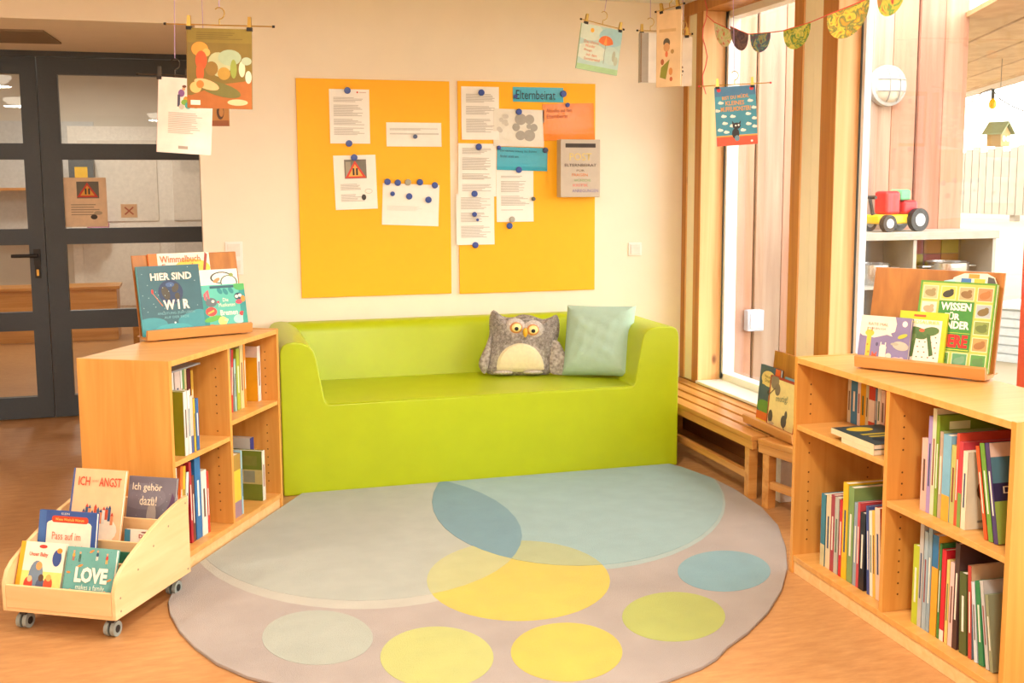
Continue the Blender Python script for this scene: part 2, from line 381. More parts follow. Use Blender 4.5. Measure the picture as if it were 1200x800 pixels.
# benches: also used in the hall
def bench(name, loc, rz, L_, D_, H_, label, nslat=4, group=None):
    e = empty(name, loc, rz, label, 'bench', group)
    gap = .019; wd = (D_-gap*(nslat-1))/nslat
    for i in range(nslat): MB().box(.0, i*(wd+gap), H_-.024, L_, i*(wd+gap)+wd, H_, BENCHX).obj('slat', e, bevel=.003)
    MB().box(.0, .004, H_-.065, L_, .03, H_-.0245, BENCHX).obj('apron', e, bevel=.002)
    MB().box(.0, D_-.03, H_-.065, L_, D_-.004, H_-.0245, BENCHX).obj('apron', e, bevel=.002)
    for x in (.03, L_-.075):
        for y in (.006, D_-.051): MB().box(x, y, 0, x+.045, y+.045, H_-.0655, BENCH).obj('leg', e, bevel=.002)
        MB().box(x+.008, .0515, H_-.0655, x+.037, D_-.0515, H_-.025, BENCHX).obj('cross_rail', e)
    MB().box(.0755, .012, .095, L_-.0755, .038, .13, BENCHX).obj('stretcher', e, bevel=.002)
    return e
BENCHX = wood('#dca058', '#bd7a36', .3, (.05, 1, 1), 26, name='bench_slat')
bench('hall_bench', (.75, 3.6, 0), R(4), 1.5, .36, .42, 'slatted wooden bench standing in the hall behind the door glass')
hb = empty('hall_cabinet', (-.75, 5.2, 0), 0, 'low wooden cabinet seen through the left door leaf', 'cabinet')
MB().box(0, 0, .0, 1.3, .4, .5, BENCHX).obj('body', hb, bevel=.004)
MB().box(-.03, -.03, .5, 1.33, .42, .53, BENCHX).obj('top', hb, bevel=.004)
sh = empty('hall_shelf', (-.85, 6.65, 1.2), 0, 'wall shelf with a white back seen through the left door leaf', 'shelf')
MB().box(0, .32, -.25, 1.12, .34, 1.0, mat('#cfd2d2', .6)).obj('back_panel', sh)
MB().box(0, 0, .25, 1.12, .32, .28, BENCHX).obj('shelf_board', sh); MB().box(0, 0, -.25, 1.12, .32, -.22, BENCHX).obj('shelf_board', sh)
o = MB().box(0, 0, 0, .25, .2, .3, mat('#46525a', .5)).box(.06, -.004, .08, .19, 0, .22, mat('#e2b21c', .5)).obj('storage_box'); o.location = (.02, 6.68, 1.4805); T(o, 'dark grey box with a yellow label on the hall wall shelf', 'box')
o = MB().lathe([(.02, 0), (.11, .01), (.12, .1), (.06, .2), (.02, .24)], mat('#c86aa0', .5), 14).obj('toy', None, True); o.location = (.28, 6.8, .9805); T(o, 'small pink toy on the lower board of the hall wall shelf', 'toy')
def ceiling_lamp(x, y, z, label, power=0., group=None, r=.2):
    e = empty('ceiling_lamp', (x, y, z), 0, label, 'lamp', group)
    MB().lathe([(r*1.05, -.03), (r*1.08, -.015), (r*1.08, 0)], WHITE, 28).obj('base_plate', e, True)
    MB().lathe([(r*.3, -.11), (r*.75, -.095), (r, -.055), (r, -.0305)], emit((1, .9, .74), 6), 28).obj('lamp_shade', e, True)
    if power:
        ld = bpy.data.lights.new('lamp_light', 'AREA'); ld.shape = 'DISK'; ld.size = r*2; ld.energy = power; ld.color = LAMP_COLOR
        lo = bpy.data.objects.new('lamp_light', ld); COL.objects.link(lo); lo.parent = e; lo.location = (0, 0, -.125)
for (x, y, k, lb) in ((-.5, -2.4, .5, 'round ceiling lamp over the left end of the reading corner'), (2.2, -2.9, .75, 'round ceiling lamp over the rug'), (-.6, -5.2, .7, 'round ceiling lamp behind the left of the room'), (2.3, -5.4, 1.25, 'round ceiling lamp in the middle of the room'), (.9, -7.8, 1.2, 'round ceiling lamp at the rear of the room')):
    ceiling_lamp(x, y, CZ, lb, LAMP_POWER*k)
for (x, y, lb) in ((.9, 3.4, 'round ceiling lamp in the hall near the glazed door'), (.2, 5.6, 'round ceiling lamp in the hall near its end wall')):
    ceiling_lamp(x, y, 2.75, lb, 22)

# ------------------------------------------------------------ outside
GROUND = mat('#857660', .9, .08, 3)
b = MB(); xs = [4.46, 6, 9, 12, 16, 40]; 
prof = [(4.46, -.02), (8.2, -.02), (10.5, .35), (13, .8), (18, 1.1), (45, 1.2)]
b.prism([(p[0], p[1]) for p in prof]+[(45, -1), (4.46, -1)], -30, 40, GROUND, 'y'); S(b.obj('ground_outside'), 'bright sandy ground outside the window')
PLANKS = [wood(a, c, .7, (1, 1, .05), 18, name='cladding') for a, c in (('#b4806c', '#9a6652'), ('#bc917a', '#a27258'), ('#b09884', '#927260'), ('#b98870', '#a2745c'))]
wo = S(MB().box(4.46, .33, -.1, 6.38, .6, 3.6, mat('#5a4034', .8)).obj('wall_outside'), 'reddish timber clad wall outside')
x = 6.405; i = 0
while x > 4.5:
    wd = .199; x0 = max(4.47, x-wd+.011)
    MB().box(x0, .295 if i % 2 else .31, -.05, x, .3295, 3.58, PLANKS[(i*3+1) % 4]).obj('plank', wo, bevel=.006); x -= wd; i += 1
lp = on(1037, 101, Y=.29)
e = empty('wall_lamp', lp, 0, 'round white bulkhead lamp with a grille on the timber wall outside', 'lamp')
MB().lathe([(.132, 0), (.136, -.02), (.132, -.05), (.112, -.055)], mat('#a9aaa8', .4), 32, 'y').obj('rim', e, True)
MB().lathe([(.112, -.05), (.106, -.075), (.08, -.1), (.04, -.115), (.01, -.118)], mat('#cfcabc', .3), 32, 'y').obj('lamp_shade', e, True)
for k in (-.038, .038):
    MB().tube([(k*(1+.0), -.055-.066*math.sqrt(max(0, 1-(z/.112)**2)), z) for z in [-.106+.0212*j for j in range(11)]], .004, mat('#8b8d8c', .4)).obj('grille_bar', e)
    MB().tube([(z, -.055-.066*math.sqrt(max(0, 1-(z/.112)**2)), k) for z in [-.106+.0212*j for j in range(11)]], .004, mat('#8b8d8c', .4)).obj('grille_bar', e)
sb = on(883, 375, Y=.27)
e = empty('junction_box', (sb.x, .2945, sb.z), 0, 'small pale blue outdoor socket box on the timber wall', 'socket')
MB().box(-.06, -.06, -.07, .06, 0, .07, mat('#b9c6da', .4)).obj('body', e, bevel=.01); MB().box(-.045, -.07, -.05, .045, -.061, .05, mat('#c9d3e2', .4)).obj('lid', e, bevel=.005)
# porch roof boards
pr_ = S(empty('porch_roof', (0, 0, 0)), 'slatted timber porch roof outside the window')
dA = Vector((.399, .917, 0)); dP = Vector((.917, -.399, 0)); off = 4.9; k = 0
BOARD = wood('#c9a67c', '#b08c62', .7, (1, 1, 1), 6, name='porch_board')
while off < 7.4:
    s0 = (.36+.399*(off+.19))/.917 if off < 5.7 else -4; s1 = 9.5
    a = dP*off+dA*s0; b2 = dP*(off+.19)+dA*s0; c2 = dP*(off+.19)+dA*s1; d_ = dP*off+dA*s1
    m_ = MB(); m_.add([(p.x, p.y, 2.605+.008*(k % 2)) for p in (a, b2, c2, d_)]+[(p.x, p.y, 2.64) for p in (a, b2, c2, d_)], [(0, 1, 2, 3), (7, 6, 5, 4), (0, 4, 5, 1), (1, 5, 6, 2), (2, 6, 7, 3), (3, 7, 4, 0)], BOARD); m_.obj('roof_board', pr_)
    off += .205; k += 1
_q = [dP*5.95+dA*-3.5, dP*7.4+dA*-3.5, dP*7.4+dA*9.4, dP*5.95+dA*9.4]; m_ = MB(); m_.prism([(p.x, p.y) for p in _q], 2.641, 2.66, mat('#5a4a3a', .8), 'z'); m_.obj('dark_gap_backing', pr_)  # added dark sheet blocking the sky so the gaps between boards look dark
a = dP*7.42+dA*-4; b2 = dP*7.47+dA*-4; c2 = dP*7.47+dA*9.5; d_ = dP*7.42+dA*9.5
m_ = MB(); m_.add([(p.x, p.y, 2.55) for p in (a, b2, c2, d_)]+[(p.x, p.y, 2.72) for p in (a, b2, c2, d_)], [(0, 1, 2, 3), (7, 6, 5, 4), (0, 4, 5, 1), (1, 5, 6, 2), (2, 6, 7, 3), (3, 7, 4, 0)], mat('#b6a48c', .7)); m_.obj('fascia_board', pr_)
# outdoor shelf unit
cl, cr = on(1004, 270, Y=-.1), on(1168, 270, Y=-.1); W_ = cr.x-cl.x; H_ = cr.z+.0
GREY = mat('#a39e94', .7, .06, 12)
e = empty('outdoor_shelf', (cl.x, -.1, -.02), 0, 'weathered open shelf unit with cooking pots outside the window', 'shelf')
MB().box(-.02, -.02, H_-.03, W_+.01, .36, H_+.02, GREY).obj('top_board', e, bevel=.003)
for x in (0, W_*.40, W_-.025): MB().box(x, 0, 0, x+.025, .34, H_-.0305, GREY).obj('upright', e)
MB().box(.0255, .32, .0, W_*.40-.0005, .34, H_-.031, mat('#6d6256', .7, .2, 6)).obj('back_panel', e); MB().box(W_*.40+.0255, .32, .0, W_-.0255, .34, H_-.031, mat('#6d5a4c', .7, .2, 6)).obj('back_panel', e)
PZ = on(1110, 330, Y=.05).z+.02
for z in (.42, PZ):
    MB().box(.0255, .0, z-.02, W_*.40-.0005, .319, z, GREY).obj('shelf_board', e); MB().box(W_*.40+.0255, .0, z-.02, W_-.0255, .319, z, GREY).obj('shelf_board', e)
for i in range(3):
    for j in range(2):
        MB().box(W_*.56+i*.14, .310, PZ+.06+j*.12, W_*.56+i*.14+.135, .3195, PZ+.06+j*.12+.115, mat(['#8a7a2c', '#7a2f38', '#8a5a2a'][(i+j) % 3], .7)).obj('coloured_tile', e)
def pot(x, label, r=.12):
    e = empty('cooking_pot', (x, .05, PZ+.0005-.02), 0, label, 'pot')
    MB().lathe([(r*.95, 0), (r, .01), (r, .13), (r*1.04, .135), (r*.97, .136), (r*.96, .02), (.01, .018)], mat('#cfcfcf', .25, .03, metal=1.), 26).obj('body', e, True)
    for s_ in (-1, 1): MB().box(s_*r, -.03, .1, s_*(r+.07), .03, .112, mat('#d6d6d6', .3, metal=1.)).obj('handle', e, bevel=.004)
pot(on(1110, 300, Y=.05).x, 'steel cooking pot with side handles in the right bay of the outdoor shelf', .14)
pot(on(1022, 300, Y=.05).x, 'steel cooking pot in the left bay of the outdoor shelf', .12)
# toy tractor
tp = on(1047, 266, Y=.04)
e = empty('toy_tractor', (tp.x, .04, H_+.0005), R(8), 'red and yellow plastic ride-on toy vehicle on the outdoor shelf', 'toy')
b = MB(); b.box(-.19, -.07, .05, .2, .07, .11, mat('#e8c020', .4)); b.obj('chassis', e, bevel=.015)
b = MB(); b.box(-.12, -.06, .1105, -.0, .06, .26, mat('#d8262e', .4)); b.box(.03, -.06, .1105, .15, .06, .2, mat('#d8262e', .4)); b.obj('body', e, bevel=.02)
b = MB(); b.box(.0, -.055, .2, .09, .055, .27, mat('#5fae7a', .4)); b.obj('cab', e, bevel=.015)
for x, r in ((.12, .075), (-.13, .055)):
    for y in (-.09, .09): MB().cyl((x, y-.02, r), (x, y+.02, r), r, BLACK, seg=20).cyl((x, y-.022, r), (x, y+.022, r), r*.55, mat('#b9bcc0', .4), seg=16).obj('wheel', e, True)
MB().tube([(-.17, 0, .09), (-.2, 0, .2), (-.19, 0, .22)], .012, BLACK).tube([(-.2, -.05, .22), (-.2, .05, .22)], .012, BLACK).obj('steering_bar', e)
# fence beyond
fe = empty('picket_fence', (0, 0, 0), 0, 'pale wooden board fence on the sandy slope outside', 'fence')
FENCE = mat('#7f7566', .8, .08, 6)
fx = 14.0
def fence_row(y_from, y_to, x_, zb, zt):
    y = y_from; i = 0
    while y > y_to:
        z = zt+.05*math.sin(i*2.1); MB().box(x_, y-.165, zb+.12, x_+.03, y, z, FENCE).obj('picket', fe); y -= .18; i += 1
    for z in (zb+.3, zt-.25): MB().box(x_+.0305, y_to, z, x_+.07, y_from, z+.09, FENCE).obj('fence_rail', fe)
    y = y_from
    while y > y_to: MB().box(x_+.0705, y-.12, zb-.6, x_+.17, y, zt+.02, FENCE).obj('fence_post', fe); y -= 1.6
fence_row(10.5, 4.5, fx, .85, 2.05)
# bird house, bulb string
bp = on(1170, 160, Y=2.4)
e = empty('bird_house', bp, R(20), 'small wooden bird house hanging under the porch roof outside', 'bird house')
b = MB(); b.prism([(-.075, -.09), (.075, -.09), (.075, .03), (0, .1), (-.075, .03)], -.07, .07, mat('#a98a58', .7), 'y'); b.obj('body', e)
b = MB(); b.prism([(-.11, .015), (0, .12), (.11, .015), (.11, .03), (0, .137), (-.11, .03)], -.1, .1, mat('#8f9a72', .7), 'y'); b.obj('roof', e)
for x in (-.03, .035): MB().cyl((x, -.0705, -.02), (x, -.074, -.02), .026, mat('#efe9dc', .7), seg=14).obj('entrance_hole', e)
MB().cyl((0, 0, .13), (0, 0, 2.62-bp.z), .003, mat('#5a5a50', .7), seg=5).obj('hanging_cord', e)
e = empty('light_string', (0, 0, 0), 0, 'dark cable with one yellow bulb strung below the porch roof outside', 'string light')
pts = [on(x, y, Y=2.6) for x, y in ((1128, 128), (1140, 118), (1150, 109), (1162, 104), (1172, 116), (1185, 124), (1200, 130), (1215, 134))]
MB().tube(pts, .006, mat('#3f3f38', .6)).obj('cable', e)
q = on(1164, 104, Y=2.6); MB().cyl((q.x, q.y, q.z), (q.x, q.y, q.z-.09), .016, mat('#2f3430', .6), seg=10).obj('socket', e)
MB().lathe([(.012, 0), (.03, -.025), (.038, -.055), (.03, -.085), (.01, -.098)], mat('#e6b41e', .4), 14, 'z', (q.x, q.y, q.z-.088)).obj('bulb', e, True)
# trees behind the fence
def tree(x, y, z, h, r, label, col, n=1500):
    e = empty('tree', (x, y, z), 0, label, 'tree', 'trees beyond the outdoor fence')
    MB().cyl((0, 0, -.4), (0, 0, h*.6), .14, mat('#8a745c', .8), .07, 10).obj('trunk', e)
    b = MB(); rn = random.Random(int(x*10))
    ms = [mat(c, .7, .1) for c in col]
    for i in range(n):
        u, v_, w_ = rn.gauss(0, 1), rn.gauss(0, 1), rn.gauss(0, 1); l = math.sqrt(u*u+v_*v_+w_*w_)+1e-6; k = rn.uniform(.45, 1)**.6
        c = Vector((u/l*r*k, v_/l*r*k, h*.65+w_/l*r*.9*k)); a = Vector((rn.gauss(0, 1), rn.gauss(0, 1), rn.gauss(0, 1))).normalized()*.13; q = a.orthogonal().normalized()*.06
        b.add([c-a, c+q, c+a, c-q], [(0, 1, 2, 3)], ms[i % len(ms)])
    b.obj('foliage', e)['kind'] = 'stuff'
tree(17, 9.5, 1.05, 3.0, 1.6, 'pale green leafy tree behind the left of the outdoor fence', ('#a9b87a', '#c2c48e', '#8fa368'))
tree(21.5, 6.6, 1.1, 3.4, 1.8, 'yellowish green leafy tree behind the right of the outdoor fence', ('#c4bd80', '#b5b47a', '#d3c792'))
# things on the ground outside at the lower right
c = on(1190, 430, Y=1.6)
e = empty('grey_tub', (c.x+.12, 1.6, -.0195), R(25), 'light grey ribbed outdoor storage crate beside the outdoor shelf', 'crate')
for i in range(6): MB().box(-.25, -.22, .0+i*.075, .25, .22, .06+i*.075, mat('#bfc4c8', .5)).box(-.24, -.21, .06+i*.075, .24, .21, .075+i*.075, mat('#a9aeb2', .5)).obj('crate_layer', e)
MB().box(-.27, -.24, .45, .27, .24, .49, mat('#cfd4dc', .5)).obj('lid', e, bevel=.01)
e = empty('wooden_trestle', (c.x+.35, 2.5, -.0195), R(15), 'pale wooden trestle stool standing outside beyond the grey crate', 'stool')
for s_ in (-1, 1): MB().prism([(s_*.22, 0), (s_*.28, 0), (s_*.1, .62), (s_*.04, .62)], -.03, .03, FENCE, 'y').obj('leg', e)
MB().box(-.16, -.12, .6205, .16, .12, .65, FENCE).obj('top', e)
c = on(1199, 300, X=5.4)
o = MB().box(0, 0, 0, .03, .12, 1.35, mat('#c83a2c', .5)).box(-.01, -.01, 0, .04, .13, .03, mat('#8a2a20', .5)).obj('red_board'); o.location = (5.4, c.y-.12, -.0195); T(o, 'red painted board standing upright outside at the right edge', 'board')

# ------------------------------------------------------------ sofa
def rounded(pts, r, n=4):                      # polygon corners (x, z, radius or None) turned into arcs
    out = []
    N_ = len(pts)
    for i in range(N_):
        p = Vector(pts[i][:2]); rr = pts[i][2] if len(pts[i]) > 2 else r
        if not rr: out.append(tuple(p)); continue
        a = (Vector(pts[i-1][:2])-p).normalized(); b = (Vector(pts[(i+1) % N_][:2])-p).normalized()
        for k in range(n+1):
            t = k/n; q = p+a*rr*(1-t)**2+b*rr*t**2; out.append(tuple(q))
    return out
SOFA = mat('#aebe0e', .38, .03, 8, .05, 90)
SF, SL, SR, SHT = -.87, 1.686, 3.757, .752
sofa = empty('sofa', ((SL+SR)/2, SF, 0), 0, 'lime green foam sofa against the back wall', 'sofa')
hx = (SR-SL)/2; cx = (SL+SR)/2
U = rounded([(-hx, 0, .01), (-hx, SHT, .06), (1.845-cx, SHT, .09), (1.898-cx, .44, .03), (3.506-cx, .44, .03), (3.562-cx, SHT, .07), (hx, SHT, .06), (hx, 0, .01)], .01)
b = MB(); b.prism(U[::-1], 0, .855, SOFA, 'y'); o = b.obj('body', sofa, bevel=.014, seg=3)
bk = rounded([(.665, .425, 0), (.735, .7515, .06), (.85, .7515, .03), (.85, .425, 0)], .01)
b = MB(); b.prism(bk, 1.79-cx, 3.62-cx, SOFA, 'x'); b.obj('backrest', sofa, bevel=.006)
MB().box(1.905-cx, .002, .438, 3.50-cx, .67, .4445, SOFA).obj('seat_cover', sofa, bevel=.004)

# ------------------------------------------------------------ cushions
def catmull(pts, k=4):
    n = len(pts); out = []
    for i in range(n):
        p0, p1, p2, p3 = (Vector(pts[(i+j-1) % n]) for j in range(4))
        for s_ in range(k):
            t = s_/k; out.append(.5*((2*p1)+(p2-p0)*t+(2*p0-5*p1+4*p2-p3)*t*t+(3*p1-p0-3*p2+p3)*t**3))
    return out
def puff(outline, T_, m, rings=9, pw=.5, c=(0, 0), wr=0., flat_back=1.):
    b = MB(); n = len(outline); C = Vector(c); vs_ = []; fs = []
    def surf(sgn):
        o0 = len(vs_)
        vs_.append((C.x, sgn*T_*(1 if sgn < 0 else flat_back), C.y))
        for i in range(1, rings+1):
            r = i/rings
            for p in outline:
                q = C+(p-C)*r; t = T_*(max(0, 1-r**2.6))**pw
                if wr: t += wr*math.sin(q.x*70+q.y*25)*math.sin(q.y*55-q.x*30)*(r*(1-r)*4)
                vs_.append((q.x, sgn*max(t, .0015)*(1 if sgn < 0 else flat_back), q.y))
        for j in range(n):
            f = (o0, o0+1+j, o0+1+(j+1) % n); fs.append(f if sgn > 0 else f[::-1])
        for i in range(rings-1):
            for j in range(n):
                a, b_, c_, d_ = o0+1+i*n+j, o0+1+i*n+(j+1) % n, o0+1+(i+1)*n+(j+1) % n, o0+1+(i+1)*n+j
                f = (a, d_, c_, b_); fs.append(f if sgn > 0 else f[::-1])
        return o0+1+(rings-1)*n
    e1 = surf(-1); e2 = surf(1)
    for j in range(n): fs.append((e1+j, e1+(j+1) % n, e2+(j+1) % n, e2+j))
    b.add(vs_, fs, m); return b
def fur_mat(c1, c2, scale=60):
    m, nt, bs = base('fur'); N = nt.nodes; L = nt.links
    tc = N.new('ShaderNodeTexCoord'); n = N.new('ShaderNodeTexNoise'); n.inputs['Scale'].default_value = scale; n.inputs['Detail'].default_value = 6
    L.new(tc.outputs['Object'], n.inputs['Vector'])
    r = N.new('ShaderNodeValToRGB'); r.color_ramp.elements[0].position = .35; r.color_ramp.elements[1].position = .65
    r.color_ramp.elements[0].color = lin(c1); r.color_ramp.elements[1].color = lin(c2)
    L.new(n.outputs['Fac'], r.inputs[0]); L.new(r.outputs[0], bs.inputs['Base Color']); bs.inputs['Roughness'].default_value = .95
    bm = N.new('ShaderNodeBump'); bm.inputs['Strength'].default_value = .6; bm.inputs['Distance'].default_value = .006; L.new(n.outputs['Fac'], bm.inputs['Height']); L.new(bm.outputs[0], bs.inputs['Normal'])
    return m
FUR = fur_mat('#857c76', '#beb6ae'); FURL = fur_mat('#b3a9a1', '#d2cac2', 90)
K = .39/450
def oz(x, z): return ((x-375)*K, (500-z)*K)
owl_px = [(205, 80), (262, 120), (330, 128), (385, 110), (450, 118), (520, 142), (570, 130), (612, 114), (628, 160), (626, 230), (606, 300), (588, 380), (575, 440), (560, 492), (470, 500), (375, 502), (270, 500), (180, 492), (148, 470), (150, 400), (165, 310), (178, 220), (178, 130)]
owl = empty('owl_cushion', (3.06, -.335, .4452), 0, 'grey plush owl cushion with cream belly sitting on the green sofa', 'cushion')
TO = .085
outl = [Vector(oz(*p)) for p in owl_px]; outl = catmull(outl, 3)
OC = Vector(oz(375, 310))
puff(outl, TO, FUR, 10, .55, OC, 0, .8).obj('body', owl, True)
def surf_y(x, z):                               # front surface depth of the owl body
    p = Vector((x, z))-OC; a = math.atan2(p.y, p.x); best = 1
    for i in range(len(outl)):
        q0, q1 = outl[i]-OC, outl[(i+1) % len(outl)]-OC
        d = p.normalized() if p.length > 1e-6 else Vector((1, 0)); den = d.x*(q1-q0).y-d.y*(q1-q0).x
        if abs(den) < 1e-9: continue
        t = (q0.x*(q1-q0).y-q0.y*(q1-q0).x)/den; s_ = (q0.x*d.y-q0.y*d.x)/den
        if t > 0 and -1e-6 <= s_ <= 1+1e-6: best = t; break
    r = min(1, p.length/best); return -TO*(max(0, 1-r**2.6))**.55
def blob(name, cx_, cz_, rx, rz, t, m, parent=owl, dy=0.):
    x, z = oz(cx_, cz_); ol = [Vector((x+rx*K*math.cos(a), z+rz*K*math.sin(a))) for a in [2*math.pi*i/20 for i in range(20)]]
    o = puff(ol, t, m, 5, .5, (x, z)).obj(name, parent, True); o.location.y = surf_y(x, z)+dy; return o
belly_px = [(212, 470), (225, 395), (270, 335), (340, 302), (410, 305), (475, 340), (515, 400), (530, 465), (500, 480), (370, 486), (240, 480)]
bo = [Vector(oz(*p)) for p in belly_px]
# belly drawn on the body surface, a little proud of it
ring = catmull(bo, 3); bc = Vector(oz(372, 405)); bb = MB(); vs_ = [(bc.x, surf_y(*bc)-.012, bc.y)]; fs = []; n = len(ring)
for i in range(1, 7):
    for p in ring:
        q = bc+(p-bc)*(i/6); vs_.append((q.x, surf_y(*q)-(.012 if i < 6 else -.004), q.y))
for j in range(n): fs.append((0, 1+(j+1) % n, 1+j))
for i in range(5):
    for j in range(n): fs.append((1+i*n+j, 1+i*n+(j+1) % n, 1+(i+1)*n+(j+1) % n, 1+(i+1)*n+j))
bb.add(vs_, [f[::-1] for f in fs], mat('#e8dcb8', .9, .05, 60, .3, 300, sheen=.3)); bb.obj('belly', owl, True)
for (ex, ez) in ((346, 205), (452, 220)):
    blob('eye_patch', ex+(-6 if ex < 400 else 6), ez-2, 66, 62, .016, FURL, dy=.004)
    ey = blob('eye', ex, ez, 40, 36, .012, mat('#d08a50', .4), dy=-.010)
    blob('eyeball', ex+2, ez, 31, 28, .011, mat('#f2e39a', .25), owl, dy=-.0165)
    blob('pupil', ex+2, ez+9, 13, 12, .007, BLACK, owl, dy=-.026)
bx_, bz_ = oz(403, 235); b = MB(); b.lathe([(.001, -.03), (.011, -.018), (.015, 0), (.011, .016), (.001, .024)], mat('#e3b02a', .4), 12, 'z', (bx_, 0, bz_)); bo_ = b.obj('beak', owl, True); bo_.location.y = surf_y(bx_, bz_)-.022
for fx_ in (260, 452): blob('foot', fx_, 487, 64, 15, .035, FURL, dy=-.01)
for nm, pl in (('wing', [(186, 232), (150, 320), (112, 400), (108, 445), (128, 482), (152, 488), (176, 420), (190, 320)]), ('wing', [(578, 282), (560, 380), (556, 470), (580, 500), (660, 504), (748, 496), (700, 430), (650, 350), (622, 296)])):
    ol = catmull([Vector(oz(*p)) for p in pl], 2); c_ = sum(ol, Vector((0, 0)))/len(ol)
    o = puff(ol, .02, FUR, 5, .5, c_).obj('wing', owl, True); o.location.y = -.045
# short fur blades
b = MB(); rn = random.Random(3); blades = [mat(c, .95, .1) for c in ('#8a827c', '#aea69e', '#d2cac2', '#9a918a')]
cnt = 0
while cnt < 7000:
    x, z = oz(rn.uniform(140, 640), rn.uniform(80, 500)); y = surf_y(x, z)
    if y > -.008: continue
    X_, Z_ = x/K+375, 500-z/K
    if ((X_-372)/165)**2+((Z_-405)/108)**2 < 1 or min(math.hypot(X_-346, Z_-205), math.hypot(X_-452, Z_-220)) < 58 or math.hypot(X_-403, Z_-235) < 28: continue
    a = rn.uniform(0, 6.28); l = rn.uniform(.008, .015); dx, dz = math.cos(a)*l*.6, math.sin(a)*l*.6-l*.3
    b.add([(x-.0012, y+.001, z), (x+.0012, y+.001, z), (x+dx, y-l*.55, z+dz)], [(0, 1, 2)], blades[cnt % 4]); cnt += 1
b.obj('fur', owl)['kind'] = 'stuff'
pose(owl, Vector((3.025, -.385, .447)), R(-14), R(-13), 0)

mint = MB()
s_ = .196; pts = []
cor = [(-s_, -s_), (s_*.93, -s_*1.0), (s_*1.02, s_), (-s_*.98, s_*1.03)]
for i in range(4):
    a, b_ = Vector(cor[i]), Vector(cor[(i+1) % 4])
    nrm = Vector((-(b_-a).y, (b_-a).x)).normalized()
    for k in range(9): t = k/9; pts.append(a.lerp(b_, t)+nrm*.005*math.sin(math.pi*t))
MINT = mat('#a9c6b6', .8, .03, 20, .25, 60)
o = puff(pts, .085, MINT, 14, .6, (0, 0), .006).obj('mint_cushion', None, True)
T(o, 'pale mint green fabric cushion leaning in the right corner of the sofa', 'cushion')
pose(o, Vector((3.425, -.545, .447+.196)), R(-36), R(-19), R(-2))

# ------------------------------------------------------------ rug
RZ = .012
def floorpts(px, z=RZ): return [(p.x, p.y) for p in (on(x, y, Z=z) for x, y in px)]
rug_px = [(203, 690), (197, 704), (199, 718), (210, 738), (228, 757), (254, 776), (290, 792), (345, 806), (410, 818), (480, 825), (560, 827), (640, 823), (715, 813), (780, 797), (822, 781), (840, 770), (852, 757), (876, 740), (900, 716), (916, 690), (923, 664), (921, 640), (912, 615), (893, 594), (862, 573), (836, 560), (800, 547)]
rp = floorpts(rug_px)
rp += [(3.6, -.62), (3.2, -.5), (2.5, -.47), (1.9, -.6), (1.6, -.9), (1.4, -1.3), (1.27, -1.7)]
def area(p): return sum(p[i][0]*p[(i+1) % len(p)][1]-p[(i+1) % len(p)][0]*p[i][1] for i in range(len(p)))/2
def clip(sub, cl_):                             # convex polygon clipping
    if area(cl_) < 0: cl_ = cl_[::-1]
    out = sub
    for i in range(len(cl_)):
        a, b_ = cl_[i], cl_[(i+1) % len(cl_)]; inp = out; out = []
        ins = lambda p: (b_[0]-a[0])*(p[1]-a[1])-(b_[1]-a[1])*(p[0]-a[0]) >= 0
        for j in range(len(inp)):
            p, q = inp[j-1], inp[j]
            if ins(p) != ins(q):
                dx, dy = q[0]-p[0], q[1]-p[1]; ex, ey = b_[0]-a[0], b_[1]-a[1]
                t = ((a[0]-p[0])*ey-(a[1]-p[1])*ex)/(dx*ey-dy*ex); out.append((p[0]+dx*t, p[1]+dy*t))
            if ins(q): out.append(q)
    return out
_t = Vector((math.cos(R(-118.6162)), math.sin(R(-118.6162)))); _q = Vector((1.6709, -1.0493))+Vector((-_t.y, _t.x))*.003
rp = clip(rp, [(-5, -.874), (-5, -9), (9, -9), (9, -.874)])                                  # the rug ends at the sofa
_a, _b = _q-_t*5, _q+_t*5; _n = Vector((-_t.y, _t.x))*9
rp = clip(rp, [tuple(_a), tuple(_b), tuple(_b+_n), tuple(_a+_n)])                            # and at the left bookcase
RUG = mat('#94877f', .95, .1, 5, .6, 350, sheen=.25)
rug = MB().prism(rp[::-1], .0005, RZ, RUG, 'z').obj('rug', None, bevel=.003); T(rug, 'large round mauve grey rug with coloured circles in front of the sofa', 'rug')
def ell(cx_, cy_, rx, ry, n=44): return [(cx_+rx*math.cos(2*math.pi*i/n), cy_+ry*math.sin(2*math.pi*i/n)) for i in range(n)]
def patch(poly, z, col, label):
    if area(poly) < 0: poly = poly[::-1]
    col = '#'+''.join('%02x' % int(int(col[i:i+2], 16)*.93) for i in (1, 3, 5)); m_ = mat(col, .95, .06, 9, .6, 350, sheen=.25)
    o = MB().prism(poly[::-1], RZ-.001, z, m_, 'z').obj('pile_patch', rug, bevel=.0006, seg=1); o['label'] = label; return o
big_g = ell(420, 628, 192, 76); big_b = ell(677, 588, 171, 75); yel = ell(607.5, 680.5, 107.5, 47)
inner = [p for p in rp]
def lim(px):                                    # keep a patch inside the rug's own outline
    f = floorpts(px); c_ = (2.5, -1.7); return [(c_[0]+(x-c_[0])*.997, c_[1]+(y-c_[1])*.997) for x, y in clip(f, rp)]
patch(lim(ell(420, 631, 199, 83)), .0123, '#b2aea0', 'pale grey ring round the large grey oval')
patch(lim(ell(672, 590, 179, 79)), .0124, '#98ada8', 'pale blue ring round the large blue oval')
patch(floorpts(yel), .0128, '#c8b020', 'large yellow oval')
patch(lim(big_g), .0132, '#a5a89c', 'large pale grey oval')
patch(lim(big_b), .0134, '#88a8a8', 'large light blue oval')
patch(floorpts(clip(yel, big_g)), .0140, '#b4b272', 'pale yellow overlap')
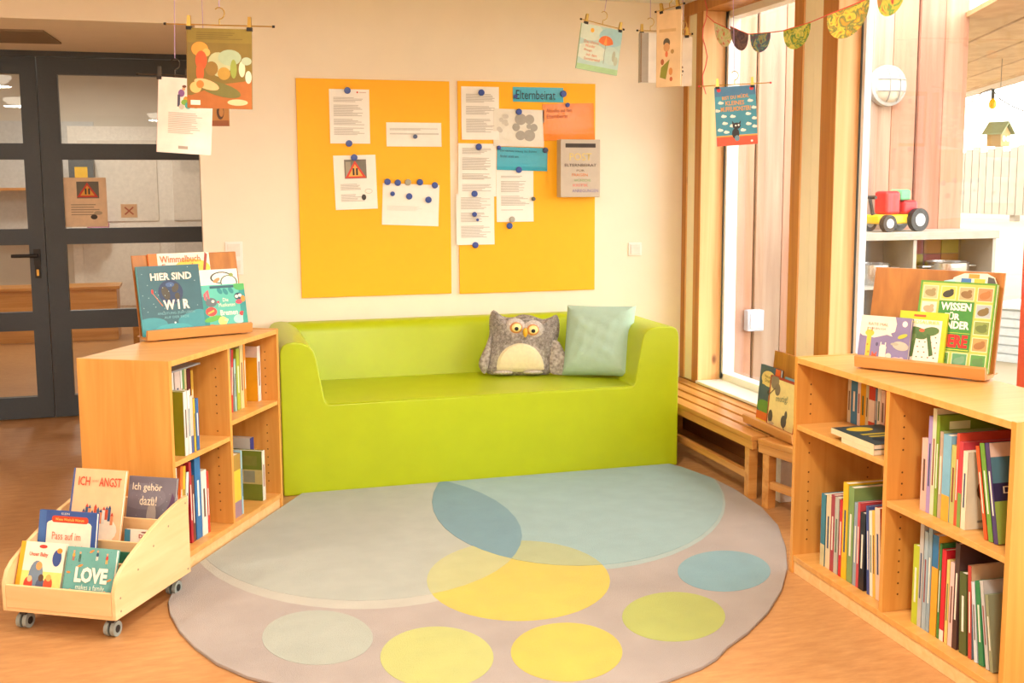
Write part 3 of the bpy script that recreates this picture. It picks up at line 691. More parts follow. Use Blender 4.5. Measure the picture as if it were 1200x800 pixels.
patch(floorpts(clip(yel, big_b)), .0142, '#a2a976', 'sage green overlap')
patch(lim(clip(big_g, big_b)), .0146, '#578796', 'teal blue leaf shaped overlap')
for (c_, col, lb) in (((372, 747, 65, 32), '#a2a698', 'pale grey circle'), ((512, 770, 66.5, 36), '#b2b258', 'pale lime circle'), ((664, 764, 65.5, 34.5), '#c4ae1e', 'yellow circle'), ((789.5, 722.5, 60.5, 29), '#a2a83c', 'lime circle'), ((848.5, 669, 54.5, 24), '#6c98a2', 'blue circle')):
    patch(floorpts(ell(*c_)), .0130, col, lb)

# ------------------------------------------------------------ bookcases
BH, BD = .8455, .387
class Case:
    def __init__(s, o, ang, L_, side, label):
        s.o = Vector((o[0], o[1], 0)); s.t = Vector((math.cos(ang), math.sin(ang), 0)); s.n = Vector((-s.t.y, s.t.x, 0))*side; s.L = L_; s.side = side; s.label = label
    def sz(s, x, y, inset):                     # pixel -> (distance along the case, height) on the plane of the spines
        d = ray(x, y); p0 = s.o+s.n*inset; t = (p0-CAM).dot(s.n)/d.dot(s.n); p = CAM+d*t
        return (p-s.o).dot(s.t), p.z
    def w(s, a, dep, z=0.): q = s.o+s.t*a+s.n*dep; return Vector((q.x, q.y, z))
def build_case(c, shelf_z, label, div=.5):
    # local: x along the case from its far end, y into it
    e = empty('bookcase', c.o, 0, label, 'bookcase')
    M = Matrix(((c.t.x, c.n.x, 0, c.o.x), (c.t.y, c.n.y, 0, c.o.y), (0, 0, 1, 0), (0, 0, 0, 1)))
    th = .02; L_ = c.L
    def part(name, x0, y0, z0, x1, y1, z1, m_, bev=.0015):
        b = MB(); b.box(x0, y0, z0, x1, y1, z1, m_); b.v = [tuple(M @ Vector(v)) for v in b.v]
        ctr = c.o; b.v = [(v[0]-ctr.x, v[1]-ctr.y, v[2]) for v in b.v]
        if M.determinant() < 0: b.f = [f[::-1] for f in b.f]
        # edge banding is paler than the faces of the boards
        return b.obj(name, e, bevel=bev)
    part('side_panel', 0, 0, 0, th, BD, BH-.0, BEECH); part('side_panel', L_-th, 0, 0, L_, BD, BH, BEECH)
    part('top', th+.0003, .0, BH-.024, L_-th-.0003, BD, BH-.002, BEECH_X)
    part('bottom', th+.0003, .003, .05, L_-th-.0003, BD-.008, .072, BEECH_X)
    part('plinth', th+.0003, .008, .0, L_-th-.0003, .026, .0497, BEECH_EDGE)
    part('back_panel', th+.0003, BD-.0075, .05, L_-th-.0003, BD-.002, BH-.0245, BEECH)
    xd = L_*div; part('divider', xd-th/2, .002, .0723, xd+th/2, BD-.008, BH-.0243, BEECH)
    part('shelf_board', th+.0005, .004, shelf_z[0]-.02, xd-th/2-.0005, BD-.008, shelf_z[0], BEECH_X)
    part('shelf_board', xd+th/2+.0005, .004, shelf_z[1]-.02, L_-th-.0005, BD-.008, shelf_z[1], BEECH_X)
    b = MB()                                    # rows of shelf peg holes
    for x, sg in ((th, 1), (xd+th/2, 1), (xd-th/2, -1), (L_-th, -1)):
        for k in range(17):
            z = .13+k*.038
            if min(abs(z-shelf_z[0]+.01), abs(z-shelf_z[1]+.01)) < .018: continue
            for dep in (.06, BD-.07):
                q = M @ Vector((x+sg*.0004, dep, z)); q2 = M @ Vector((x+sg*.0009, dep, z)); b.cyl((q.x-c.o.x, q.y-c.o.y, z), (q2.x-c.o.x, q2.y-c.o.y, z), .0035, mat('#6a4018', .7), seg=8)
    b.obj('peg_holes', e)['kind'] = 'stuff'
    return e
CL = Case((1.6709, -1.0493), R(-118.6162), .9627, -1, 'left bookcase'); CR = Case((3.4937, -2.4939), R(-91.265), 1.2146, 1, 'right bookcase')
def zavg(c, pts, ins=.004): z = [c.sz(x, y, ins)[1] for x, y in pts]; return sum(z)/len(z)
zl = (zavg(CL, [(270, 490), (320, 475)]), zavg(CL, [(207, 543), (264, 512)]))
zr = (zavg(CR, [(937, 496), (1037, 543)]), zavg(CR, [(1042, 586), (1172, 652)]))
build_case(CL, zl, 'beech bookcase beside the left arm of the green sofa')
build_case(CR, zr, 'beech bookcase under the window on the right')

# ------------------------------------------------------------ books
def book(label, w_, h_, th, cover, spine=None, group=None, name='book', band=None, round_=False):
    """x: spine to fore edge, -y: front cover, z: height"""
    b = MB(); mc = mat(cover, .4, .08, 14); ms = mat(spine or cover, .4, .06, 18); t = .0022
    b.box(.0, 0, 0, w_, t, h_, mc); b.box(.0, th-t, 0, w_, th, h_, mc); b.box(-.0012, 0, 0, .0012, th, h_, ms)
    if band:
        for (z0, z1, col) in band: b.box(-.0016, .0003, z0*h_, -.0010, th-.0003, z1*h_, mat(col, .45, .05))
    o = b.obj(name); T(o, label, 'book', group)
    MB().box(.003, t+.0001, .003, w_-.003, th-t-.0001, h_-.003, PAGES).obj('pages', o)
    return o
ORD = ['first', 'second', 'third', 'fourth', 'fifth', 'sixth', 'seventh', 'eighth', 'ninth', 'tenth', 'eleventh', 'twelfth', 'thirteenth', 'fourteenth', 'fifteenth', 'sixteenth']
def spine_text(o, th, h_, col):
    """tiny printed strip along a spine"""
    MB().box(-.0021, th*.36, h_*.28, -.0014, th*.64, h_*.72, mat(col, .5)).obj('spine_title', o)
def shelf_books(c, z0, inset, rows, where, smin, smax, group, ztop, depth=(.19, .24)):
    """rows: (x0, x1, ytop, colour words, cover, spine, lean degrees, extra) by the pixels of the spines, left to right"""
    made = []; last = None
    srt = []
    for r in rows:
        ym = 460 if r[2] < 560 else 600
        # find height on the spine plane at the book's foot
        xa, xb = r[0], r[1]
        d0 = None
        y = r[2]+60
        s0, s1 = c.sz(xa, y, inset)[0], c.sz(xb, y, inset)[0]
        lo, hi = min(s0, s1), max(s0, s1); h_ = c.sz((xa+xb)/2, r[2], inset)[1]-z0
        srt.append([lo, hi, max(.12, min(h_, ztop-z0-.012)), r])
    srt.sort(key=lambda q: q[0])
    cur = smin+.002; pa = None; n_ = len(srt)
    for i, q in enumerate(srt):
        lo, hi, h_, r = q
        th = max(.005, hi-lo-.0008)
        a = R(r[6]) if len(r) > 6 and r[6] else 0.
        room = smax-.003-cur-th/math.cos(a)-.001*(n_-i)
        if a and pa is not None: a = min(a, math.atan(math.tan(pa)+max(0, room)*.9/h_))
        need = cur+(max(0, math.tan(a)-math.tan(pa))*max(h_, .0) if pa is not None else h_*math.tan(a))
        lo = max(lo, need)
        if lo+th/math.cos(a) > smax-.002: lo = smax-.002-th/math.cos(a)
        if lo < need-.0005: lo = need; th = max(.004, (smax-.002-lo)*math.cos(a))
        cur = lo+th/math.cos(a)+.0008; pa = a
        q += [lo, th, a]
    n = len(srt)
    order = srt if c.side > 0 else srt[::-1]
    for i, q in enumerate(order):
        r = q[3]; h_, lo, th, a = q[2], q[4], q[5], q[6]
        lab = f"{r[3]} book, {ORD[i]} from left, {where}"
        w_ = min(random.uniform(*depth), BD-.012-inset, h_*1.2)
        ex = r[7] if len(r) > 7 else {}
        w_ = ex.get('w', w_); w_ = min(w_, BD-.012-inset)
        o = book(lab, w_, h_, th, r[4], r[5], group, band=ex.get('band'))
        if c.side > 0: X, Y_ = c.n, -c.t            # front cover faces the camera
        else: X, Y_ = c.n, c.t
        # thickness runs along local y; foot of the book at s = lo (+th)
        s_at = lo+th if c.side > 0 else lo
        Mx = Matrix(((X.x, Y_.x, 0, 0), (X.y, Y_.y, 0, 0), (0, 0, 1, 0), (0, 0, 0, 1)))
        lift = 0.
        if a:
            # positive lean: the top tips towards the far end of the case
            sg = 1 if c.side > 0 else -1
            rot = Matrix.Rotation(-a*sg, 4, 'X')   # local z -> +y*sin
            cs = [rot @ Vector((0, y, z)) for y in (0, th) for z in (0, h_)]
            lift = -min(v.z for v in cs); ys = [v.y for v in cs]
            Mx = Mx @ rot
        p = c.w(s_at, inset, z0+.0006+lift)
        o.matrix_world = Matrix.Translation(p) @ Mx
        if th > .0085 and 'band' not in ex:
            sp = lin(r[5] or r[4]); spine_text(o, th, h_, '#efe6d4' if sp[0]+sp[1]+sp[2] < 1.1 else ['#6a4a3a', '#3a4a6a', '#8a3a34', '#4a6a4a'][i % 4])
        made.append((o, w_, h_, th))
    return made
LD = CL.L*.5; RD = CR.L*.5; th_ = .02
ztop = BH-.024
# right bookcase, upper left bay: row at the back
A = shelf_books(CR, zr[0], .215, [(992.5, 996.5, 443, 'slim beige', '#d8c9a8', None), (996.5, 1004, 443, 'steel blue', '#3f86b0', None), (1004, 1007.5, 446, 'narrow pinkish white', '#e8d8d0', None), (1007.5, 1013.5, 449, 'golden yellow', '#e0a41c', None), (1013.5, 1017, 451, 'pale green', '#cfc9a0', None), (1017, 1024.5, 453, 'brick red', '#c2402e', None, 0, {'band': [(.2, .7, '#e9d8c8')]}), (1024.5, 1027, 455, 'thin slate blue', '#5b7fa0', None), (1027, 1031, 455, 'off white', '#e9e2d4', None), (1031, 1036, 457, 'pale pink', '#e3c0b0', None), (1036, 1041, 458, 'dark red', '#b83a2a', None)],
    'upper left bay, right bookcase', th_, RD-.01, 'books in the upper left bay of the right bookcase', ztop, (.13, .15))
# lying books in the same bay
for k, (dz, lab, cov, w2, h2, t2, s0) in enumerate(((0., 'beige backed picture book lying flat under a dark one in the right bookcase', '#d8c8a4', .17, .2, .018, .33), (.0185, 'dark teal picture book with yellow print lying flat in the right bookcase', '#2c4a50', .2, .27, .02, .2))):
    o = book(lab, w2, h2, t2, cov, '#e0cfa8', 'books lying flat in the right bookcase')
    # lie on the back cover, spine to the front
    X, Zl = CR.n, CR.t
    Mx = Matrix(((X.x, 0, Zl.x, 0), (X.y, 0, Zl.y, 0), (0, -1, 0, 0), (0, 0, 0, 1)))
    o.matrix_world = Matrix.Translation(CR.w(s0+k*.06, .008, zr[0]+.0008+dz+t2)) @ Mx
    if k: art(o, [('e', .4, .2, .25, .12, '#d8b93a'), ('r', .2, .45, .8, .52, '#c8b23c'), ('r', .25, .58, .7, .64, '#c8b23c'), ('e', .7, .8, .2, .1, '#4f8a86'), ('e', .3, .78, .12, .1, '#1c2f38')], w2, h2)
# right bookcase, lower left bay
rows = [(961.5, 966.5, 578, 'teal and cream', '#3d7d8f', None, 0, {'band': [(.0, .3, '#c9b98a')]}), (967.5, 973, 580, 'beige', '#dcc7a0', None), (973, 977.5, 579, 'dusky red', '#a33b45', None), (977.5, 982, 582, 'warm grey', '#b9b4a8', None), (983, 986.5, 585, 'bright red', '#c9202c', None), (987, 993, 565, 'tall yellow', '#e3b81b', None, 0, {'w': .25}), (993.5, 1000, 570, 'patterned green', '#7f9a5a', None, 0, {'w': .27}), (1000, 1004, 588, 'grey blue', '#8fa0ad', None), (1004, 1007, 588, 'narrow rose red', '#c84a50', None), (1007, 1013, 600, 'black', '#25222a', None), (1013.5, 1017, 592, 'indigo', '#3b4b86', None, 4), (1017.5, 1021, 598, 'cream', '#e9dfd0', None, 4), (1021.5, 1025, 598, 'honey yellow', '#e8b64a', None, 4), (1025, 1031, 595, 'orange covered', '#d6603a', '#e8c9b0', 4)]
Bk = shelf_books(CR, .072, .05, rows, 'lower left bay, right bookcase', th_, RD-.01, 'books in the lower left bay of the right bookcase', zr[0]-.02)
rows = [(1079, 1086, 513, 'salmon pink', '#dfb3a4', None), (1087, 1091.5, 487, 'lilac', '#a78fc0', None), (1091.5, 1096, 478, 'tall pale cream', '#d9d3b0', None, 0, {'w': .27}), (1096, 1100, 486, 'olive green', '#7f9c2e', None, 0, {'w': .27}), (1100, 1104, 505, 'sage green', '#9fae6a', '#b9a08a'), (1104, 1113.5, 509, 'light blue and orange', '#7fb3cc', None, 0, {'band': [(0, .3, '#e6a53a')]}), (1113.5, 1119, 521, 'khaki', '#b9b76a', None), (1119, 1122.5, 507, 'dotted coral red', '#d8503a', None, 0, {'w': .25}), (1122.5, 1127, 517, 'crimson and green', '#c9414b', None, 0, {'band': [(0, .4, '#7a9a4a')]}), (1127, 1132.5, 528, 'cream animal', '#e5d9bd', None), (1156, 1160, 525, 'orange spined black', '#26201e', '#e5582a', 12), (1161.5, 1167, 522, 'green spined navy', '#2c3550', '#6f9a3a', 12), (1168, 1173, 522, 'purple spined teal', '#4f7a8a', '#4a3a6a', 12)]
Ck = shelf_books(CR, zr[1], .05, rows, 'upper right bay, right bookcase', RD+.01, CR.L-th_, 'books in the upper right bay of the right bookcase', ztop)
for o, w_, h_, th in Ck:
    l = o['label']
    if l.startswith('cream animal'): art(o, [('e', .45, .5, .28, .2, '#7a5236'), ('e', .4, .62, .2, .12, '#8f6a48'), ('r', .3, .85, .95, 1, '#3a3a34'), ('e', .6, .25, .2, .03, '#8a8578'), ('r', .2, .08, .7, .11, '#9a9486')], w_, h_)
    if l.startswith('olive'): art(o, [('r', 0, .62, 1, .8, '#1f2320'), ('r', .12, .86, .4, .94, '#d9dfa8'), ('r', 0, .3, 1, .6, '#c9c6a2')], w_, h_)
    if l.startswith('purple'):
        art(o, [('r', 0, .86, 1, 1, '#d9bfae'), ('r', 0, .42, 1, .6, '#2f2a50'), ('r', 0, 0, 1, .42, '#8fa84a'), ('e', .5, .2, .3, .12, '#b8c46a')], w_, h_)
        text(o, 'DIE B', w_*.45, h_*.53, w_*.6, h_*.07, '#efe8dc'); text(o, 'PIN', w_*.55, h_*.72, w_*.5, h_*.1, '#d8402a', bold=.02)
    if l.startswith('orange'): art(o, [('r', .3, .7, .8, .95, '#e0d4c8'), ('r', .35, .74, .75, .9, '#c2302c'), ('r', 0, 0, 1, .15, '#c8502a'), ('e', .5, .35, .3, .12, '#4a4442')], w_, h_)
    if l.startswith('green spined'): art(o, [('r', .2, .7, .9, .9, '#4f9aa0'), ('e', .5, .4, .25, .15, '#c83a3a'), ('r', .1, .1, .9, .2, '#d8a23a')], w_, h_)
rows = [(1069, 1076, 638, 'lime green', '#b5c132', None), (1077, 1081.5, 613, 'tall light grey', '#b9b5b0', None), (1082, 1086.5, 622, 'pale blue grey', '#9fb3bd', None), (1087, 1091.2, 618, 'steel grey', '#8aa0ac', None), (1091.5, 1099, 626, 'blue and orange', '#e3a030', None, 0, {'band': [(.68, 1, '#2f6f9f')]}), (1099.5, 1102.3, 636, 'dark green', '#3f7a3a', None), (1102.5, 1107.5, 643, 'scarlet', '#d02434', None, 0, {'band': [(0, .12, '#e6ddd0')]}), (1108, 1111.5, 655, 'straw yellow', '#dcc06a', None), (1112, 1117, 658, 'blush pink', '#e3bdb6', None), (1117, 1122.5, 635, 'dark brown', '#4a3230', None), (1125.5, 1134, 672, 'glossy dark green', '#4f5a30', None, 3), (1137, 1141, 664, 'brick spined tan', '#c9ab86', '#b5403a', 4), (1143, 1147, 684, 'white and blue', '#c9d3da', None, 7), (1149, 1155, 684, 'emerald green', '#2f7f4f', None, 8), (1157, 1161, 684, 'ash grey', '#b9b9b5', None, 10), (1162, 1166, 700, 'moss grey', '#8a8f70', None, 10)]
Dk = shelf_books(CR, .072, .05, rows, 'lower right bay, right bookcase', RD+.01, CR.L-th_, 'books in the lower right bay of the right bookcase', zr[1]-.02)
for o, w_, h_, th in Dk:
    if o['label'].startswith('brick'): art(o, [('r', .0, 0, 1, .6, '#5f7482'), ('r', .1, .7, .3, .82, '#3f7fa8'), ('r', .45, .72, .55, .84, '#3a3a48'), ('e', .5, .3, .3, .14, '#2f3a44'), ('r', .6, .3, .95, .5, '#c8b48a')], w_, h_)
# left bookcase
rows = [(200, 205, 432, 'white', '#e6ded6', None), (206, 212.5, 428, 'pinkish white', '#dcc8bc', None), (213, 215, 429, 'narrow white', '#efeae2', None), (215.2, 217.5, 431, 'leaf green', '#6a9a5a', None), (217.7, 220, 431, 'sand coloured', '#d8c890', None), (220.5, 225, 432, 'maroon', '#5a1f2a', None), (225.2, 228, 433, 'ochre', '#c9a23a', None)]
shelf_books(CL, zl[1], .135, rows, 'back row, upper left bay, left bookcase', LD+.01, CL.L-th_, 'books in the upper left bay of the left bookcase', ztop, (.13, .15))
rows = [(216.5, 220.5, 458, 'olive covered', '#8c8a1e', '#d9d6d0', 0, {'w': .115}), (221, 223.8, 457, 'white spined', '#e4dfd8', None), (224.2, 227.3, 463, 'peach', '#e0c0b0', None, 0, {'band': [(0, .3, '#4f5a8a')]}), (228, 230, 466, 'thin yellow', '#d8b030', None), (230.6, 234, 466, 'royal blue', '#2f5f9f', None)]
o_ = shelf_books(CL, zl[1], .015, rows, 'front row, upper left bay, left bookcase', LD+.01, CL.L-th_, 'books in the upper left bay of the left bookcase', ztop, (.10, .115))
rows = [(263, 265.6, 410, 'pale green', '#cfd8b0', None), (266, 269, 408, 'grey', '#9a9aa0', None), (269.5, 272, 408, 'slate', '#5d6480', None, 4), (272.4, 275, 409, 'red', '#c8242c', None, 4), (275.4, 277.6, 420, 'mint white', '#9fc0b8', None), (278, 281.6, 408, 'yellow green', '#a9b43a', None), (282, 286, 403, 'tan patterned', '#d8c48a', None), (286.4, 288.5, 400, 'thin orange', '#e58a2a', None), (302.5, 306, 405, 'red and yellow zigzag', '#e6a51e', '#efe6de', 0, {'w': .19})]
o_ = shelf_books(CL, zl[0], .08, rows, 'upper right bay, left bookcase', th_, LD-.01, 'books in the upper right bay of the left bookcase', ztop)
for o, w_, h_, th in o_:
    if 'zigzag' in o['label']:
        zz = [(1, 0)]+[((.35 if i % 2 else .5), i*.1) for i in range(9)]+[(1, .8)]
        zz = [(0, 0)]+[((.62 if i % 2 else .48), i*.1) for i in range(9)]+[(0, .8)]
        art(o, [('r', 0, .8, 1, 1, '#ead8c8'), ('p', zz, '#cf2f28'), ('e', .25, .02, .2, .05, '#6f8a3a')], w_, h_, side=1, th=th)
rows = [(207, 210, 546, 'leaf green', '#5f8a4a', None), (210.5, 212.6, 546, 'ivory', '#e8e0d0', None), (213, 216, 545, 'orange', '#e0702a', None, 5), (216.3, 219.5, 545, 'amber', '#e8b030', None, 5), (220, 223, 552, 'dark teal', '#2f6a66', '#cfd8d6', 6), (223.2, 226, 540, 'cherry red', '#b22030', None), (226.3, 229, 556, 'brown', '#6a3a2a', None), (229.3, 236, 535, 'tall blue', '#2f6fa8', None), (237, 243.3, 550, 'white flowered', '#e6dcd0', None), (243.6, 246, 551, 'thin vermilion', '#c8382a', None)]
o_ = shelf_books(CL, .072, .05, rows, 'lower left bay, left bookcase', LD+.01, CL.L-th_, 'books in the lower left bay of the left bookcase', zl[1]-.02)
rows = [(273.2, 283, 532, 'brown and yellow', '#a8803a', '#d8bc3a', 0, {'band': [(0, .25, '#9a7a8a'), (.75, 1, '#a8803a')]}), (283.5, 285, 527, 'thin light blue', '#9fc3d0', None), (308.3, 311.5, 527, 'olive', '#6f7a28', '#d9d4c4', 0, {'w': .24})]
o_ = shelf_books(CL, .072, .03, rows, 'front row, lower right bay, left bookcase', th_, LD-.01, 'books in the lower right bay of the left bookcase', zl[0]-.02, (.11, .12))
for o, w_, h_, th in o_:
    if o['label'].startswith('olive'): art(o, [('r', 0, .33, 1, .62, '#b9a86a'), ('e', .2, .48, .15, .1, '#4f7a3a'), ('r', .35, .36, .55, .6, '#d8cfae'), ('r', .62, .36, .85, .6, '#8a8a72'), ('r', .06, .04, .3, .1, '#e4e0cc'), ('r', .1, .7, .9, .9, '#7a7a34')], w_, h_, side=1, th=th)
rows = [(298.5, 302.5, 510, 'white with navy spine', '#d8d4ce', '#2c3c8a', 0, {'w': .23}), (303.5, 307, 523, 'orange topped', '#d8932e', None, 0, {'w': .23})]
shelf_books(CL, .072, .115, rows, 'back row, lower right bay, left bookcase', th_, LD-.01, 'books in the lower right bay of the left bookcase', zl[0]-.02, (.09, .095))
o = book('thin grey magazine lying across the top of the books in the left bookcase', .2, .28, .006, '#b9b6b4', '#8a8a90'); 
pose(o, CL.w(.88, .05, zl[1]+.262), R(151.4), 0, 0)
o.matrix_world = Matrix.Translation(CL.w(.62, .06, zl[1]+.0)) @ Matrix(((CL.n.x, 0, CL.t.x, 0), (CL.n.y, 0, CL.t.y, 0), (0, 1, 0, 0), (0, 0, 0, 1)))
_tops = [q.matrix_world.translation.z+max(v.co.z for v in q.data.vertices) for q in COL.objects if q.name.startswith('book') and q.type == 'MESH' and q.get('label', '').endswith('back row, upper left bay, left bookcase')]
o.location.z = max(_tops)+.0015

# ------------------------------------------------------------ display easels with picture books
def easel(loc, ang, L_, label, hb=.35, tilt=12, bx=0.):
    e = empty('book_easel', loc, ang, label, 'book stand')
    MB().prism([(0, .004), (.018, .004), (.018, .03), (.010, .048), (-.006, .044)], 0, L_, STANDX, 'x').obj('front_lip', e, bevel=.002)
    MB().box(0, .018, .004, L_, .085, .016, STANDX).obj('ledge', e)
    for x in (.02, L_-.05): MB().box(x, .01, 0, x+.03, .19, .0038, STANDX).obj('foot', e)
    e['lean'] = tilt; tl = R(tilt); c_, s_ = math.cos(tl), math.sin(tl)
    y0 = .085
    MB().prism([(y0, .012), (y0+.012, .012), (y0+.012+hb*s_, .012+hb*c_), (y0+hb*s_, .012+hb*c_)], bx, L_, STANDW, 'x').obj('back_board', e, bevel=.002)
    MB().prism([(y0+.0125+.2*s_, .2*c_), (y0+.0245+.2*s_, .2*c_), (.19, .004), (.178, .004)], L_*.4, L_*.6, STANDW, 'x').obj('prop', e)
    return e
TILT = R(-12)
def on_easel(o, e, x, layer, lift=.0168):
    """stand a book on the easel's ledge, leaning on the board: layer = distance in front of the board"""
    M = Matrix.Translation(e.location) @ Matrix.Rotation(e.rotation_euler.z, 4, 'Z')
    o.matrix_world = M @ Matrix.Translation((x, .085-layer, lift)) @ Matrix.Rotation(R(-e['lean']), 4, 'X')
def cover_book(label, w_, h_, th, cover, spine=None):
    return book(label, w_, h_, th, cover, spine)
Z8 = BH+.0008
p0, p1 = on(173, 401, Z=BH), on(296, 390, Z=BH)
eL = easel((p0.x, p0.y, Z8), math.atan2(p1.y-p0.y, p1.x-p0.x), (p1-p0).length, 'brown wooden book easel on top of the left bookcase')
LL = (p1-p0).length
G1 = 'picture books on the left easel'
w_, h_ = .27, .35
o = book('orange lettered white picture book, rearmost on the left easel', w_, h_, .012, '#ece0cc', '#e2762e'); on_easel(o, eL, .065, .0145)
art(o, [('r', 0, 0, .14, 1, '#e2762e'), ('e', .7, .8, .3, .12, '#ecc648'), ('p', [(.93, 1.0), (.97, .97), (.9, .7), (.86, .72)], '#9a3a2c')], w_, h_)
text(o, 'Wimmelbuch', .138, h_*.925, .18, .030, '#e06a34', bold=.01); text(o, 'Feuerwehr', .138, h_*.83, .165, .026, '#e06a34', bold=.01)
w_, h_ = .2, .27
o = book('white picture book with black loops and orange leaves on the left easel', w_, h_, .008, '#efe8da'); on_easel(o, eL, .252, .0245)
art(o, [('e', .62, .86, .26, .1, '#3c423a'), ('e', .62, .86, .22, .082, '#efe8da'), ('e', .78, .78, .2, .12, '#4b5a48'), ('e', .78, .78, .17, .105, '#efe8da'), ('e', .5, .82, .09, .03, .5, '#e08a5a'), ('e', .7, .7, .06, .025, '#df7a4a'), ('e', .85, .9, .05, .03, '#8a9a4a')], w_, h_)
w_, h_ = .272, .30
o = book('dark teal picture book with a night sky globe on the left easel', w_, h_, .014, '#33606a', '#4fa0a8'); on_easel(o, eL, .0, .0405)
stars = [('e', random.uniform(.05, .95), random.uniform(.3, .97), .006, .005, '#b9d8d4') for _ in range(26)]
art(o, [('r', .0, .0, 1, .1, '#3f9aa2'), ('e', .15, .16, .25, .1, '#3f9098'), ('e', .85, .18, .28, .12, '#3f9098'), ('e', .5, .08, .3, .08, '#46a2a8'), ('e', .92, .28, .12, .06, '#3f9098'), ('e', .5, .61, .2, .18, '#2a3c5c'), ('e', .42, .6, .06, .1, .3, '#4a4434'), ('e', .58, .67, .05, .07, -.5, '#4a4434'), ('e', .6, .55, .04, .05, '#4a4434'), ('e', .5, .72, .07, .035, '#46608a'),
        ('p', [(.28, .78), (.29, .775), (.72, .55), (.71, .555)], '#8fb4b8'), ('p', [(.2, .62), (.225, .6), (.36, .42), (.345, .415)], '#c8784a'), ('e', .21, .63, .018, .035, '#c23a30'), ('e', .52, .17, .015, .013, '#e6f0e8')]+stars, w_, h_)
text(o, 'HIER SIND', w_*.53, h_*.84, w_*.66, .032, '#f0e4d0', y=-.011, bold=.03); text(o, 'W I R', w_*.57, h_*.43, w_*.42, .042, '#f2e4d2', y=-.011, bold=.04)
text(o, 'ANLEITUNG ZUM LEBEN', w_*.55, h_*.31, w_*.6, .010, '#79b0b4', y=-.011); text(o, 'AUF DER ERDE', w_*.55, h_*.25, w_*.4, .010, '#79b0b4', y=-.011); text(o, 'OLIVER JEFFERS', w_*.52, h_*.06, w_*.8, .017, '#234a58', y=-.011)
w_, h_ = .2, .203
o = book('turquoise picture book with colourful animals at the right of the left easel', w_, h_, .012, '#57b7a4', '#3a9a8c'); on_easel(o, eL, .271, .0385)
art(o, [('r', 0, 0, .12, .75, '#2c8a84'), ('r', .86, .1, 1, 1, '#2c8f8a'), ('e', .9, .95, .15, .1, '#4faa5a'), ('e', .55, .84, .05, .08, .6, '#2f8a8a'), ('e', .68, .86, .05, .08, .6, '#2f8a8a'), ('e', .42, .86, .05, .08, .6, '#2f8a8a'),
        ('e', .2, .62, .13, .1, '#5d6a6e'), ('p', [(.05, .68), (.1, .66), (.1, .86), (.04, .8)], '#c8626a'), ('p', [(.13, .7), (.18, .7), (.16, .9), (.1, .86)], '#c8626a'), ('e', .24, .64, .035, .03, '#f0ead0'), ('e', .36, .62, .03, .025, '#d8405a'), ('e', .18, .42, .13, .1, '#d8483c'), ('p', [(.1, .36), (.25, .42), (.24, .46), (.1, .4)], '#f0b04a'),
        ('e', .2, .26, .2, .06, .2, '#5fae4a'), ('e', .42, .2, .1, .1, '#f2e07a'), ('e', .5, .22, .05, .03, '#f4e9a0'), ('e', .44, .05, .1, .07, '#e8762e'), ('e', .16, .1, .07, .04, '#e8823a'), ('e', .84, .72, .1, .08, '#2f4a5a'), ('e', .8, .72, .04, .035, '#f2ecd4'), ('e', .88, .74, .04, .035, '#f2ecd4'), ('e', .84, .6, .08, .05, '#d84a5a'), ('e', .94, .66, .05, .07, '#eb8a2e'),
        ('e', .8, .22, .13, .1, '#a9d2cc'), ('e', .88, .34, .06, .05, '#d83a3a'), ('e', .74, .08, .1, .035, '#f0d23a'), ('e', .95, .2, .06, .2, '#2f9a8a'), ('r', .2, .92, .75, .975, '#2f5a66')], w_, h_)
text(o, 'Die', w_*.53, h_*.66, .025, .016, '#eef0d8', y=-.012); text(o, 'Musikanten', w_*.55, h_*.55, .075, .017, '#eef0d8', y=-.012); text(o, 'Bremen', w_*.58, h_*.38, .08, .024, '#f2f2dc', y=-.012, bold=.02)

p0, p1 = on(1001, 431, Z=BH), on(1154, 448, Z=BH)
eR = easel((p0.x, p0.y, Z8), math.atan2(p1.y-p0.y, p1.x-p0.x), (p1-p0).length, 'brown wooden book easel on top of the right bookcase', .345)
LRr = (p1-p0).length
w_, h_ = .20, .362
o = book('car shaped board book with yellow and blue squares, rearmost on the right easel', w_, .29, .008, '#e9e0d0', '#9fb8c8'); on_easel(o, eR, .235, .0105)
b = MB(); b.prism([(-.02, .2895), (.04, .2895), (.05, .318), (.085, .334), (.16, .336), (.185, .324), (.2, .2895)], .001, .007, mat('#ece2cc', .5), 'y'); b.obj('car_roof', o)
art(o, [('p', [(.0, .0), (.25, .0), (.3, .55), (.1, .35)], '#a9c8d6'), ('r', .38, .1, .55, .6, '#3f74b0'), ('r', .6, .1, .78, .6, '#e2c03a'), ('r', .5, .62, .68, .95, '#e29a3a'), ('p', [(.82, .1), (.98, .1), (.92, .7), (.82, .8)], '#54524c')], .2, .045, y0=.0008, z0=.2895)
w_, h_ = .255, .305
o = book('green animal encyclopedia with a border of photos on the right easel', w_, h_, .022, '#8aa83a', '#2c9a48'); on_easel(o, eR, .185, .0345)
ops = [('r', .0, .0, 1, 1, '#5f9a2e'), ('r', .025, .02, .975, .98, '#b6c25a')]
cols = ['#9a8a5a', '#3a3a2c', '#8a6a3a', '#b0743a', '#b9a07a', '#7f6a3a', '#6a7a3a', '#a0703a', '#5f8a4a', '#77a07a', '#4f7a3a', '#8a8a5a']
cells = [(.05, .8), (.29, .8), (.53, .8), (.77, .8), (.05, .615), (.77, .615), (.77, .43), (.77, .245), (.77, .06), (.53, .06), (.29, .06), (.05, .06), (.05, .43), (.05, .245)]
